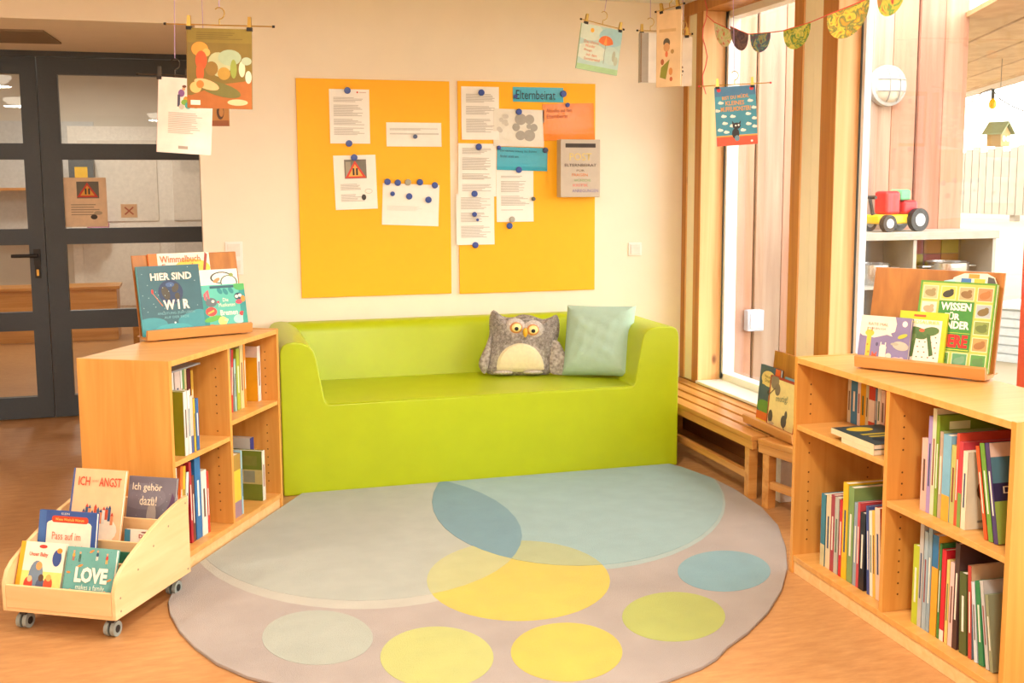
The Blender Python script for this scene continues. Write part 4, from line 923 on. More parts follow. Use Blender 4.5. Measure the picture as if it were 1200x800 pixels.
for i, (x, z) in enumerate(cells):
    c1 = cols[i % 12]; ops += [('r', x-.01, z-.008, x+.195, z+.148, '#dfe0b0'), ('r', x, z, x+.185, z+.14, ['#c9b98a', '#d8c85a', '#b9a878', '#c98a5a', '#e0d8c4', '#a9b4b8', '#8a9a4a', '#c99a5a', '#5f9a4a', '#5f9a6a', '#6a9a4a', '#a8b88a', '#c2b690', '#9aa85a'][i])]
    ops += [('e', x+.09, z+.06, .075, .04, .3 if i % 2 else -.2, c1), ('e', x+.13, z+.095, .03, .022, c1)]
ops += [('r', .275, .225, .735, .78, '#3f8a34'), ('r', .285, .425, .725, .43, '#c2c83a'), ('r', .285, .235, .725, .245, '#c2c83a')]
art(o, ops, w_, h_, y0=-.0004)
text(o, 'WISSEN', w_*.505, h_*.72, w_*.40, .027, '#f3efe2', y=-.0165, bold=.04); text(o, 'FÜR', w_*.47, h_*.615, w_*.2, .027, '#f3efe2', y=-.0165, bold=.04); text(o, 'KINDER', w_*.505, h_*.515, w_*.4, .027, '#f3efe2', y=-.0165, bold=.04)
text(o, 'TIERE', w_*.505, h_*.335, w_*.40, .044, '#e0281e', y=-.0165, bold=.05)
w_, h_ = .165, .196
o = book('lime framed dinosaur picture book in front of the animal encyclopedia', w_, h_, .012, '#b9c42a'); on_easel(o, eR, .13, .0485)
art(o, [('r', .08, .12, .9, .86, '#efe6d2')]+[('e', .2+.12*i+.03*(j % 2), .2+.09*j, .018, .012, ['#7a6a4a', '#9a4a3a', '#4a5a3a'][(i+j) % 3]) for i in range(6) for j in range(6)]+[('e', .42, .62, .22, .1, -.3, '#4a6a34'), ('e', .68, .66, .18, .08, .2, '#55743a'), ('p', [(.3, .6), (.4, .62), (.36, .2), (.28, .2)], '#4f6e38'), ('p', [(.6, .62), (.68, .6), (.78, .25), (.7, .22)], '#44642f'), ('e', .3, .52, .12, .05, .8, '#5f7a42'), ('e', .5, .67, .06, .03, '#c8603a'), ('r', .3, .91, .55, .945, '#d8502a')], w_, h_)
text(o, 'DINOSAURIER', w_*.5, h_*.815, w_*.7, .012, '#c9c84a', y=-.016)
w_, h_ = .18, .172
o = book('purple board book with giraffe and llama at the left of the right easel', w_, h_, .018, '#83779c', '#a79ab8'); on_easel(o, eR, .0, .0675)
art(o, [('p', [(0, 1), (.68, 1), (.72, .86), (.7, .7), (.62, .66), (.66, .6), (.55, .63), (.3, .55), (.06, .58), (0, .62)], '#ecdcc6'), ('e', .88, .87, .05, .06, '#f0e8da'),
        ('r', .15, .0, .24, .62, '#e6b83c'), ('e', .2, .64, .09, .07, '#e6b83c'), ('r', .14, .68, .16, .76, '#b9842c'), ('r', .23, .68, .25, .76, '#b9842c'), ('e', .18, .4, .015, .02, '#b07a2a'), ('e', .21, .25, .015, .02, '#b07a2a'), ('e', .18, .12, .015, .02, '#b07a2a'),
        ('e', .33, .15, .06, .07, '#d8572e'), ('p', [(.28, .2), (.32, .22), (.29, .28)], '#d8572e'), ('p', [(.35, .22), (.38, .2), (.385, .28)], '#d8572e'), ('e', .33, .11, .03, .03, '#f0e6da'),
        ('r', .43, .0, .56, .36, '#e9dcc6'), ('e', .495, .36, .07, .06, '#e9dcc6'), ('r', .44, .38, .46, .47, '#e9dcc6'), ('r', .53, .38, .55, .47, '#e9dcc6'), ('e', .62, .2, .06, .06, '#c8ccb8'), ('e', .65, .08, .07, .1, '#e4ded0'), ('e', .78, .1, .14, .09, '#e6b6b0'), ('e', .88, .15, .05, .05, '#e6b6b0'),
        ('e', .84, .42, .16, .09, -.15, '#b9b2a0'), ('e', .72, .45, .08, .03, '#a9a290'), ('e', .86, .62, .1, .04, .4, '#b9b83a'), ('e', .37, .42, .025, .04, '#5a5070')], w_, h_)
text(o, 'RATE MAL', w_*.36, h_*.83, w_*.4, .010, '#d88a6a', y=-.012); text(o, 'WER BIN ICH', w_*.34, h_*.74, w_*.34, .007, '#8a7a74', y=-.012)

# ------------------------------------------------------------ benches under the window with a third easel
bench('slatted_bench', (3.803, -.012, 0), R(-90), 1.585, .352, .315, 'long slatted pine bench under the window between sofa and stool', 4)
ba = R(-90+11)
bench('slatted_stool', (3.800, -1.662, 0), ba, .50, .265, .32, 'short slatted pine bench end between long bench and right bookcase', 3)
o = MB().box(0, 0, 0, .088, .055, .2, mat('#e9e4da', .6)).box(-.002, -.002, .2002, .09, .057, .226, mat('#efeae2', .6)).obj('white_box', None, bevel=.002); o.location = (3.925, -1.662, .0005); T(o, 'white cardboard box on the floor under the short bench', 'box')
p0, p1 = on(868, 491, Z=.335), on(927, 519, Z=.335)
eB = easel((3.893, -1.34, .3215), R(-92.0), .50, 'brown wooden book easel standing on the window bench', .36, 5, .09)
w_, h_ = .205, .275
o = book('dark blue picture book with a dragon in a green bush on the bench easel', w_, h_, .012, '#3f5668', '#55606a'); on_easel(o, eB, .0, .0165)
art(o, [('r', .75, .78, 1, 1, '#d8602a'), ('e', .45, .78, .36, .14, '#e2c87a'), ('r', .15, .66, .6, .82, '#e2c87a'), ('e', .35, .27, .36, .12, '#5f8f3a'), ('e', .7, .3, .2, .1, '#5a8a44'), ('r', .0, .0, 1, .17, '#e0722e'), ('r', 0, 0, 1, .03, '#eac23a'), ('e', .6, .42, .08, .16, '#e29a2a'), ('e', .58, .55, .14, .05, '#2f3436'), ('e', .6, .62, .04, .08, '#d86a2a'), ('e', .7, .18, .12, .12, '#9a8a6a')], w_, h_)
text(o, 'Mein erster', w_*.47, h_*.82, w_*.4, .014, '#7a6a3a', y=-.009); text(o, 'Drache', w_*.47, h_*.75, w_*.35, .016, '#6a6a3a', y=-.009)
w_, h_ = .15, .21
o = book('small picture book with a blue and white whale behind the yellow one on the bench', w_, h_, .008, '#7fb0bc'); on_easel(o, eB, .25, .0125, .0585)
art(o, [('e', .4, .7, .3, .16, '#d9d2c0'), ('e', .3, .55, .2, .1, '#c86a4a'), ('e', .6, .85, .2, .1, '#4f8aa4'), ('r', 0, 0, 1, .4, '#e2d8c0')], w_, h_)
w_, h_ = .27, .245
o = book('yellow picture book with dark red frame and grey animals on the bench easel', w_, h_, .012, '#a8322c', '#9a3a34'); on_easel(o, eB, .14, .0325)
art(o, [('r', .04, .05, .97, .96, '#ecd690'), ('e', .18, .9, .15, .16, .5, '#8a7a66'), ('e', .3, .76, .1, .12, '#7f705e'), ('p', [(.0, .62), (.02, .6), (.22, .76), (.2, .78)], '#6a5a48'), ('e', .13, .2, .085, .13, '#5a5248'), ('e', .19, .08, .1, .03, '#c8b08a'), ('e', .62, .2, .1, .12, '#54504c'), ('e', .68, .33, .05, .09, '#54504c'), ('p', [(.6, .1), (.64, .1), (.7, .02), (.67, .02)], '#54504c')], w_, h_)
text(o, 'mutig!', w_*.5, h_*.6, w_*.42, .04, '#7f8a72', y=-.009, rot=.12)

# ------------------------------------------------------------ book cart on castors
cart_a = math.atan2(-.21, .375)
cart = empty('book_cart', (.652, -2.24, 0), cart_a, 'low birch plywood book cart on castors beside the left bookcase', 'cart')
CW, CD, z0 = .43, .482, .072
side = [(0, z0), (CD, z0), (CD, .362), (.475, .364), (.397, .353), (.316, .335), (.238, .312), (.163, .284), (.104, .26), (.047, .232), (.018, .208), (0, .17)]
PLYS = wood('#ecc998', '#e2b680', .45, (1, .1, 1), 20, name='birch_side')
for x in (0, CW-.015): MB().prism(side, x, x+.015, PLYS, 'x').obj('side_panel', cart, bevel=.0025)
MB().box(.0153, .002, z0, CW-.0153, CD-.002, z0+.012, PLY).obj('base_board', cart)
MB().box(.0153, .0, z0+.0123, CW-.0153, .012, .164, PLY).obj('front_panel', cart, bevel=.002)
for y, zt in ((.108, .226), (.212, .266), (.352, .306)): MB().box(.0153, y, z0+.0123, CW-.0153, y+.01, zt, PLY).obj('partition', cart, bevel=.001)
MB().box(.0153, CD-.014, z0+.0123, CW-.0153, CD-.002, .345, PLY).obj('back_panel', cart, bevel=.001)
for (ya_, yb_, zf) in ((.0125, .1075, .118), (.2225, .3515, .17), (.3625, .4675, .2)): MB().box(.0153, ya_, zf-.01, CW-.0153, yb_, zf, PLY).obj('bin_floor', cart)
for x in (0, CW):
    b = MB()
    sx = -.0006 if x == 0 else .0006
    for y, z in ((.03, .095), (.03, .14), (.14, .2), (.24, .25), (.34, .29), (.46, .34), (.46, .09)): b.cyl((x, y, z), (x+sx, y, z), .004, mat('#8a7a62', .5), seg=8)
    b.obj('screw_heads', cart)['kind'] = 'stuff'
for x in (.05, CW-.045):
    for y in (.045, CD-.05):
        c_ = MB(); c_.box(x-.02, y-.02, z0-.006, x+.02, y+.02, z0-.0002, METAL); c_.box(x-.012, y-.012, .035, x+.012, y+.02, z0-.006, mat('#2b2b2e', .4)); ca = c_.obj('castor', cart)
        for dx in (-.012, .012): MB().cyl((x+dx*.4, y, .0263), (x+dx*1.6, y, .0263), .0258, mat('#8f9690', .5), seg=20).cyl((x+dx*.3, y, .0263), (x+dx*1.72, y, .0263), .013, BLACK, seg=14).obj('wheel', ca, True)
MC = Matrix.Translation(cart.location) @ Matrix.Rotation(cart_a, 4, 'Z')
def in_cart(o, x, y, z, lean, ry=0.): o.matrix_world = MC @ Matrix.Translation((x, y, z)) @ Matrix.Rotation(R(-lean), 4, 'X') @ Matrix.Rotation(R(ry), 4, 'Y')
w_, h_ = .172, .176
o = book('small yellow spined picture book with a family, front left of the book cart', w_, h_, .014, '#efe6cf', '#e6a21e'); in_cart(o, .022, .03, .1235, 20)
art(o, [('r', 0, 0, .1, 1, '#e9a81e'), ('r', .1, 0, 1, .45, '#efd67a'), ('e', .42, .35, .16, .3, '#6f8498'), ('e', .47, .55, .07, .08, '#d89a5a'), ('e', .28, .2, .1, .14, '#c8402c'), ('e', .3, .3, .055, .06, '#e6b78a'), ('e', .55, .2, .1, .12, '#4f5a78'), ('e', .55, .33, .06, .07, '#5a3f2c'), ('e', .72, .22, .1, .14, '#d8502e'), ('e', .72, .34, .06, .065, '#e6a95a'), ('e', .45, .08, .3, .08, '#5f7a98'), ('r', .86, .03, .97, .16, '#4f8a3a'), ('e', .84, .72, .1, .16, '#2f4a8a'), ('e', .88, .86, .06, .05, '#e08a2e'), ('e', .5, .92, .09, .035, '#c83a34')], w_, h_)
text(o, 'Unser Baby', w_*.43, h_*.76, w_*.42, .017, '#c8442c', y=-.010, bold=.02)
w_, h_ = .186, .17
o = book('teal board book with large white lettering, front right of the book cart', w_, h_, .018, '#62a39e', '#4f9490'); in_cart(o, .206, .028, .1245, 19)
def wee(x, z, c1, c2): return [('e', x, z, .025, .045, c1), ('e', x, z+.07, .02, .022, '#d8a27a'), ('r', x-.02, z-.11, x-.006, z-.03, c2), ('r', x+.006, z-.11, x+.02, z-.03, c2)]
art(o, wee(.14, .84, '#e0a03a', '#c8502e')+wee(.27, .82, '#3f6a5a', '#2f4a48')+wee(.62, .87, '#2f4a6a', '#e8e0d0')+wee(.82, .82, '#c83a34', '#e8b03a')+wee(.16, .1, '#e8a23a', '#c8603a')+wee(.86, .1, '#d8562e', '#2f4a6a')+[('e', .5, .93, .05, .02, .5, '#e58a3a'), ('e', .08, .5, .04, .02, '#e58a3a'), ('e', .92, .4, .05, .02, .5, '#e58a3a'), ('e', .3, .64, .06, .02, .4, '#e58a3a')]
    + [('e', random.uniform(.05, .95), random.uniform(.05, .95), .006, .006, '#3f7f7c') for _ in range(40)], w_, h_)
text(o, 'LOVE', w_*.55, h_*.47, w_*.66, .052, '#f2ecdc', y=-.0195, bold=.05); text(o, 'makes a family', w_*.56, h_*.22, w_*.58, .022, '#eef0de', y=-.0195)
w_, h_ = .226, .285
o = book('blue framed picture book with a red title strip in the middle of the book cart', w_, h_, .016, '#2f5296', '#2f4f92'); in_cart(o, .018, .138, .0885, 12)
art(o, [('r', 0, 0, .12, 1, '#3f68a8'), ('r', .14, .0, .92, .84, '#efe4cf'), ('e', .53, .84, .39, .07, '#efe4cf'), ('r', .26, .86, .82, .94, '#c8401e'), ('e', .26, .9, .04, .04, '#c8401e'), ('e', .82, .9, .04, .04, '#c8401e'), ('r', .42, .36, .62, .41, '#7a7468'), ('e', .75, .3, .12, .12, '#d8a24a')], w_, h_)
text(o, 'Wieso Weshalb Warum', w_*.54, h_*.90, w_*.5, .009, '#f0d86a', y=-.0065); text(o, 'Pass auf im', w_*.5, h_*.70, w_*.5, .026, '#d8704a', y=-.0065); text(o, 'Straßenverkehr', w_*.53, h_*.55, w_*.68, .026, '#d8704a', y=-.0065); text(o, 'KLEIN', w_*.46, h_*.97, w_*.14, .007, '#e4dccb', y=-.0065)
w_, h_ = .21, .32
o = book('large peach picture book with a town on a cloud, back left of the book cart', w_, h_, .014, '#eebb8e', '#4f5f92'); in_cart(o, .06, .255, .1755, 16)
ops = [('r', 0, 0, .035, 1, '#4f5f92'), ('e', .58, .33, .36, .16, '#efdcc4'), ('e', .38, .27, .2, .1, '#efdcc4'), ('e', .7, .18, .2, .12, '#efdcc4'), ('e', .55, .08, .12, .08, '#efdcc4')]
for i in range(11):
    x = .25+i*.055; z = .46+.03*math.sin(i*1.7); hh = .06+.05*((i*7) % 5)/4
    ops += [('r', x, z-.04, x+.05, z+hh, ['#c8502e', '#3f5a7a', '#e08a5a', '#d8d0c4'][i % 4]), ('p', [(x-.005, z+hh), (x+.055, z+hh), (x+.025, z+hh+.04)], ['#2f4a6a', '#c8402e', '#3f5a7a'][i % 3])]
art(o, ops, w_, h_)
text(o, 'ICH', w_*.23, h_*.86, w_*.22, .032, '#cf4a30', y=-.013, bold=.01); text(o, 'ANGST', w_*.73, h_*.86, w_*.42, .032, '#cf4a30', y=-.013, bold=.01); text(o, 'UND MEINE', w_*.44, h_*.865, w_*.13, .008, '#d8785a', y=-.013)
w_, h_ = .193, .24
o = book('grey violet picture book with a child in wool hat on the book cart', w_, h_, .012, '#6f6a76', '#8a8a96'); in_cart(o, .219, .385, .2035, 14)
art(o, [('r', 0, .0, 1, .28, '#54505e'), ('e', .3, .7, .5, .2, '#7c7782'), ('p', [(.8, .2), (.98, .2), (.98, .7), (.93, .78), (.88, .6), (.84, .55)], '#5a3f5e'), ('e', .52, .42, .1, .2, '#a49c98'), ('e', .52, .66, .035, .04, '#b4aca6'), ('e', .52, .28, .12, .1, '#c88a6a'), ('e', .52, .24, .09, .05, '#b06a52'), ('e', .15, .15, .12, .1, '#4f4a58')]+[('e', random.uniform(.1, .9), random.uniform(.4, .95), .008, .008, '#9a96a0') for _ in range(30)], w_, h_)
text(o, 'Ich gehör', w_*.4, h_*.83, w_*.62, .034, '#efe0c8', y=-.0115, bold=.01); text(o, 'dazu!', w_*.44, h_*.64, w_*.36, .034, '#efe0c8', y=-.0115, bold=.01)
w_, h_ = .14, .105
o = book('low book with a blue and white spine in the rear bin of the book cart', w_, h_, .014, '#ece2d0', '#3f8aa8'); in_cart(o, .272, .3, .1725, 8)
art(o, [('r', 0, 0, .16, 1, '#3f8aa8'), ('e', .6, .93, .14, .03, '#8a4a44')], w_, h_); text(o, 'Die', w_*.52, h_*.8, .03, .014, '#b0302c', y=-.004, bold=.02)
o = book('thin dark green book standing in the middle bin of the book cart', .12, .165, .01, '#2f6a4f'); in_cart(o, .29, .13, .0885, 8)

# ------------------------------------------------------------ notice boards, papers, magnets
YEL = mat('#ffb800', .55, .01, 10)
def board(x0, y0, x1, y1, label):
    a = on(x0, y1, Y=0); b = on(x1, y0, Y=0); W_, H_ = b.x-a.x, b.z-a.z
    e = MB().box(0, -.012, 0, W_, -.0003, H_, YEL).obj('magnet_board', None, bevel=.0015); e.location = (a.x, 0, a.z); T(e, label, 'notice board')
    return e
board(353.5, 95.5, 526, 349, 'yellow magnetic board on the left with four papers')
board(538.3, 98.5, 697, 344, 'yellow magnetic board on the right beside the grey letter box')
lay = [0]
def paper(px, label, ops, tilt=0., col=None, layer=1, texts=(), cat='paper'):
    x0, y0, x1, y1 = px; Y = -.0122-.0012*layer; a = on(x0, y1, Y=Y); b = on(x1, y0, Y=Y); W_, H_ = b.x-a.x, b.z-a.z
    m_ = MB(); n = 6; mm = mat(col, .18, .02, 30, .25, 40) if col else mat('#f1ece4', .4, .015)
    # a sheet with a slight curl at its lower edge
    vs_ = []
    for s_ in (0, 1):
        for j in range(n+1):
            t = j/n; y = -.0006*s_-.004*max(0, .35-t)**2*8
            for i in range(3): vs_.append((W_*i/2, y-.0008*(i != 1)*max(0, .4-t), H_*t))
    fs = []; N1 = (n+1)*3
    for j in range(n):
        for i in range(2): q = j*3+i; fs.append((q+3, q+4, q+1, q)); q += N1; fs.append((q, q+1, q+4, q+3))
    bd = [i for i in range(3)]+[j*3+2 for j in range(1, n+1)]+[n*3+1, n*3]+[j*3 for j in range(n-1, 0, -1)]
    for k in range(len(bd)): q, q2 = bd[k], bd[(k+1) % len(bd)]; fs.append((q, q2, q2+N1, q+N1))
    m_.add(vs_, fs, mm); o = m_.obj('paper'); T(o, label, cat)
    o.matrix_world = Matrix.Translation((a.x, Y, a.z)) @ Matrix.Rotation(tilt, 4, 'Y')
    if ops: art(o, ops, W_, H_, 'print', y0=-.0009-.0016)
    for tx in texts: text(o, *[tx[0], tx[1]*W_, tx[2]*H_, tx[3]*W_, tx[4]*H_, tx[5]], y=-.003)
    return o
def lines(x0, x1, zs, col='#b9b2a8', th=.012, seed=1):
    rn = random.Random(seed); return [('r', x0, z, x0+(x1-x0)*rn.uniform(.6, 1), z+th, col) for z in zs]
def para(x0, x1, blocks, seed=1, col='#bdb6ab'):
    zs = []
    for (zt, zb) in blocks:
        z = zt
        while z > zb: zs.append(z); z -= .024
    return lines(x0, x1, zs, col, .011, seed)
paper((387, 105, 432.5, 168), 'printed letter with two blue magnets at the top of the left yellow board', para(.1, .88, [(.84, .76), (.7, .5), (.44, .34), (.28, .14)], 1)+[('r', .68, .93, .72, .96, '#d04a3a'), ('r', .75, .935, .92, .95, '#d8b8ae')])
paper((453, 144, 517, 171.5), 'wide white printed strip held by one small magnet on the left yellow board', para(.06, .95, [(.75, .66)], 2)+[('r', .06, .5, .95, .56, '#cfc9c0')])
paper((393.5, 182.5, 441.5, 246), 'notice with a red warning triangle on the left yellow board', [('r', .25, .57, .77, .92, '#7a7266'), ('r', .28, .6, .4, .88, '#a89c8a'), ('p', [(.26, .58), (.76, .58), (.5, .9)], '#d8402c'), ('p', [(.34, .61), (.68, .61), (.5, .835)], '#e9a84a'), ('r', .44, .63, .485, .76, '#2a2420'), ('r', .52, .63, .565, .76, '#2a2420')]+para(.14, .7, [(.46, .36), (.27, .14)], 3)+[('e', .68, .22, .055, .055, '#3a3430'), ('e', .8, .33, .09, .045, '#b9b0a4'), ('e', .8, .33, .08, .037, '#f1ece4')], tilt=R(-1.5))
paper((447.5, 214, 513, 263), 'clear plastic pocket with white sheet under a row of magnets on the left board', para(.08, .9, [(.45, .35)], 4, '#e0dad0'), tilt=R(2.5))
paper((541, 102, 584.5, 163.5), 'printed letter at the top left corner of the right yellow board', para(.12, .9, [(.85, .7), (.62, .46), (.38, .12)], 5))
paper((601, 103, 660, 119), 'bright blue strip with a handwritten heading on the right yellow board', [], col='#4fb4cf', texts=[('Elternbeirat', .45, .48, .78, .62, '#1f3442')])
paper((578, 128, 637, 171), 'sheet printed with grey bubbles on the right yellow board', [('e', .62+.11*math.cos(k*1.05)*1.6, .52+.25*math.sin(k*1.05), .075+.02*(k % 3), .105+.025*(k % 3), '#a8a298') for k in range(6)]+[('e', .7, .55, .05, .07, '#a8a298')]+[('e', .18+.07*math.cos(k), .6+.2*math.sin(k*1.3), .045, .06, '#cdc6ba') for k in range(8)], layer=2, tilt=R(1), col='#e6e0d2')
paper((637, 123, 697, 165), 'orange sheet in a glossy plastic pocket on the right yellow board', [], col='#f08a2c', layer=2, texts=[('Aktuelles aus dem', .32, .82, .5, .1, '#a8501c'), ('Elternbeirat', .28, .66, .4, .11, '#a8501c')], tilt=R(-2))
paper((537, 168, 581, 230), 'printed letter on the right board below the top left letter', para(.1, .92, [(.9, .8), (.72, .5), (.42, .3), (.22, .08)], 6), tilt=R(.6))
paper((582, 172, 641, 199), 'turquoise blue sheet with small handwriting on the right yellow board', [], col='#3fa9c2', layer=2, texts=[('Die nächste Sitzung des Beirats', .42, .82, .72, .12, '#204a58'), ('findet statt am', .24, .6, .36, .12, '#204a58')], tilt=R(1.5))
paper((582, 198, 625, 260), 'printed sheet hanging below the turquoise sheet on the right board', para(.12, .9, [(.86, .82), (.76, .55), (.48, .3), (.22, .2)], 7), layer=1)
paper((535, 227, 579, 287), 'lowest printed letter on the left edge of the right board', para(.12, .9, [(.92, .7), (.62, .44), (.36, .12)], 8), layer=2)
def magnet(x, y, label, r=.018, col='#2f4a9a'):
    p = on(x, y, Y=-.0185); o = MB().lathe([(r, 0), (r, -.006), (r*.92, -.0085), (r*.5, -.009), (.001, -.009)], mat(col, .3, .03), 20, 'y').obj('magnet', None, True)
    o.location = (p.x, -.0185, p.z); T(o, label, 'magnet', 'magnets on the yellow boards')
for m_ in [(407, 106, 'blue magnet at the top of the letter on the left board'), (409, 168, 'blue magnet at the foot of the letter on the left board'), (415, 184.5, 'blue magnet above the warning triangle on the left board'), (486.5, 160, 'small dark magnet on the wide white strip', .012, '#4a5a80'),
           (454, 213, 'leftmost blue magnet on the top edge of the plastic pocket'), (466, 214, 'second blue magnet on the top edge of the plastic pocket'), (478, 213.5, 'grey magnet in the row on the plastic pocket', .018, '#a09a8a'), (492, 213.5, 'blue magnet right of the grey one on the plastic pocket'), (509.5, 217, 'rightmost blue magnet on the top corner of the plastic pocket'),
           (460, 227, 'small blue magnet low on the left of the plastic pocket', .013), (479.5, 230, 'blue magnet in the middle of the plastic pocket'), (502, 234, 'blue magnet low on the right of the plastic pocket'),
           (564, 108.5, 'blue magnet on the top left letter of the right board'), (604, 113, 'small blue magnet at the left end of the heading strip', .012), (660, 110, 'large blue magnet at the right end of the heading strip', .019), (608, 131, 'blue magnet above the grey bubbles sheet'), (665, 123, 'small blue magnet above the orange sheet', .013),
           (561, 172, 'blue magnet at the top of the second letter on the right board'), (584.5, 173, 'small blue magnet at the left corner of the turquoise sheet', .012), (639, 176, 'dark blue magnet at the right corner of the turquoise sheet', .016, '#33406a'), (608, 199, 'blue magnet between the turquoise sheet and the sheet below'),
           (556, 227, 'blue magnet at the top of the lowest letter'), (556, 251, 'blue magnet in the middle of the lowest letter', .014), (559.5, 257.5, 'tiny blue magnet in the middle of the lowest letter', .008), (625, 233, 'small black magnet at the right edge of the hanging sheet', .012, '#4a4a48'), (600, 257, 'grey magnet at the foot of the hanging sheet', .017, '#a8a296'), (597, 264.5, 'blue magnet just below the grey one on the right board'), (557, 287, 'blue magnet at the foot of the lowest letter')]:
    magnet(*m_)
# letter box
Yb = -.085; a = on(657, 231, Y=Yb); b_ = on(703.5, 163.5, Y=Yb); W_, H_ = b_.x-a.x, b_.z-a.z
lb = empty('letter_box', (a.x, -.0125, a.z), 0, 'grey cardboard letter box with coloured handwriting on the right board', 'letter box')
GB = mat('#c2b4a2', .55, .04, 20)
m_ = MB(); m_.prism([(0, 0), (W_, 0), (W_, H_), (0, H_)], -.072, -.0003, GB, 'y'); m_.obj('body', lb, bevel=.003)
MB().box(W_*.12, -.0735, H_*.86, W_*.88, -.0722, H_*.93, mat('#3a2f28', .6)).obj('slot', lb)
for (s_, z, w2, hh, c_, x) in (('POST', .70, .56, .13, '#d9c27a', .5), ('ELTERNBEIRAT', .555, .8, .05, '#6a5c58', .5), ('FÜR', .465, .2, .045, '#7a6a60', .5), ('FRAGEN', .385, .4, .05, '#e09060', .48), ('WÜNSCHE', .295, .42, .05, '#8fae7a', .55), ('KRITIK', .205, .38, .05, '#e08a80', .5), ('ANREGUNGEN', .11, .66, .055, '#8a80a8', .62)):
    text(lb, s_, W_*x, H_*z, W_*w2, H_*hh, c_, y=-.0735, bold=.01)

# ------------------------------------------------------------ hanging books
LILAC = mat('#b79ac8', .7)
def hanger(P, yaw, half, label, top=None, dark=False, roll=0., clips=(-.6, .6), hook=True, capcol=None, sx=0.):
    """P: middle of the rod; rod along local x"""
    e = empty('clip_hanger', P, 0, label, 'hanger'); e.rotation_euler = (0, -roll, yaw)
    e.matrix_world = Matrix.Translation(P) @ Matrix.Rotation(yaw, 4, 'Z') @ Matrix.Rotation(-roll, 4, 'Y')
    mm = mat('#3a3026', .4) if dark else BRASS
    MB().cyl((-half, 0, 0), (half, 0, 0), .0022, mm, seg=8).obj('rod', e, True)
    for s_ in (-1, 1): MB().cyl((s_*half, 0, 0), (s_*(half+.008), 0, 0), .0045, mat(capcol, .5) if capcol else BLACK, seg=8).obj('end_cap', e)
    for cx_ in clips:
        b = MB(); b.prism([(-.007, -.008), (.007, -.008), (.005, .03), (-.005, .03)], -.007, .007, mm, 'y'); cl_ = b.obj('clip', e)
        MB().box(cx_*half-.009, -.0085, -.018, cx_*half+.009, .0085, -.006, BLACK).obj('clip_pad', e); cl_.location.x = cx_*half
    if hook:
        pts = [(0, 0, .0), (0, 0, .018)]+[(.018*math.sin(t), 0, .04-.02*math.cos(t)) for t in [-.0+i*.5 for i in range(9)]]
        MB().tube(pts, .002, mm, 6).obj('hook', e)
    zt = CZ-P.z
    MB().cyl((sx, 0, .058), (sx, 0, zt-.0005), .0014, LILAC, seg=5).obj('cord', e)
    return e
def hang(o, P, yaw, w_, h_, th, roll=0., drop=-.012):
    o.matrix_world = Matrix.Translation(P) @ Matrix.Rotation(yaw, 4, 'Z') @ Matrix.Rotation(-roll, 4, 'Y') @ Matrix.Translation((-w_/2, -th/2, -h_+drop))
FC = YAW
# pumpkin coloured garden book
P = atd(257, 29.5, 3.8); hanger(P, FC+R(2), .182, 'brass clip hanger holding the brown garden picture book', roll=R(-1.5), clips=(-.57, .57))
w_, h_, th = .222, .272, .01
o = book('brown picture book with garden figures hanging in front of the door corner', w_, h_, th, '#7a6428', '#8a6a2c'); hang(o, P, FC+R(2), w_, h_, th, R(-1.5))
art(o, [('r', 0, 0, 1, .16, '#b5602a'), ('p', [(0, .14), (.5, .3), (1, .36), (1, 0), (0, 0)], '#a8622c'), ('r', 0, .82, 1, 1, '#84702c'), ('e', .2, .74, .13, .09, '#e2913a'), ('e', .3, .7, .06, .05, '#e8a85a'), ('e', .22, .6, .09, .12, '#c8542a'), ('e', .2, .45, .06, .12, '#c85a2c'), ('e', .5, .55, .17, .16, .5, '#b0b084'), ('e', .38, .5, .1, .09, '#8a6a2e'), ('e', .66, .64, .18, .1, '#9fae8c'), ('e', .57, .44, .1, .08, '#b08a3a'), ('e', .5, .24, .34, .085, -.25, '#6f6a34'), ('e', .3, .3, .2, .06, -.3, '#e0b07a'), ('e', .13, .26, .09, .07, '#e8b06a'), ('e', .2, .3, .06, .05, '#d87a34'), ('e', .85, .5, .05, .1, '#d8d0a8'), ('e', .95, .4, .05, .08, '#c4ccb4'), ('e', .92, .6, .08, .05, '#a9b494'), ('e', .72, .5, .05, .12, '#8f9a44'), ('e', .78, .08, .16, .04, '#c4bd8e'), ('r', .05, .04, .2, .1, '#efe4d0')]
    + [('r', .07, .045+i*.0, .08+i*.012, .095, '#3a342c') for i in range(0)] + lines(.15, .9, [.94, .915, .89, .865], '#6a5620', .008, 9), w_, h_)
# white cyclist book and the brown book behind it
P = atd(205, 88, 4.1); hanger(P, FC+R(1), .135, 'dark clip hanger holding the white cyclist picture book', dark=True, roll=R(-2), clips=(-.42, .75))
w_, h_, th = .2, .278, .012
o = book('white picture book back with a small cyclist hanging behind the brown one', w_, h_, th, '#efe4da', '#d8b0a8'); hang(o, P+RT*.042, FC+R(1), w_, h_, th, R(-4))
art(o, [('e', .43, .8, .06, .05, '#8a5f98'), ('e', .47, .86, .03, .025, '#d8a27a'), ('e', .48, .89, .04, .018, '#6a4030'), ('r', .36, .62, .41, .78, '#4a4a60'), ('e', .52, .72, .05, .04, '#e0983a'), ('e', .5, .68, .07, .04, '#7fae4a'), ('e', .56, .64, .06, .045, '#4fa8a0'), ('e', .44, .62, .05, .035, '#c8c0b4'), ('e', .7, .63, .06, .02, '#7faa5a')]+para(.2, .85, [(.53, .25)], 11, '#c4b8ac')+[('r', .4, .06, .58, .1, '#a89c90')], w_, h_)
P2 = atd(240, 90, 4.45); hanger(P2, FC, .12, 'dark clip hanger mostly hidden behind the brown garden book', dark=True, clips=(-.6, .6))
w_, h_, th = .185, .185, .012
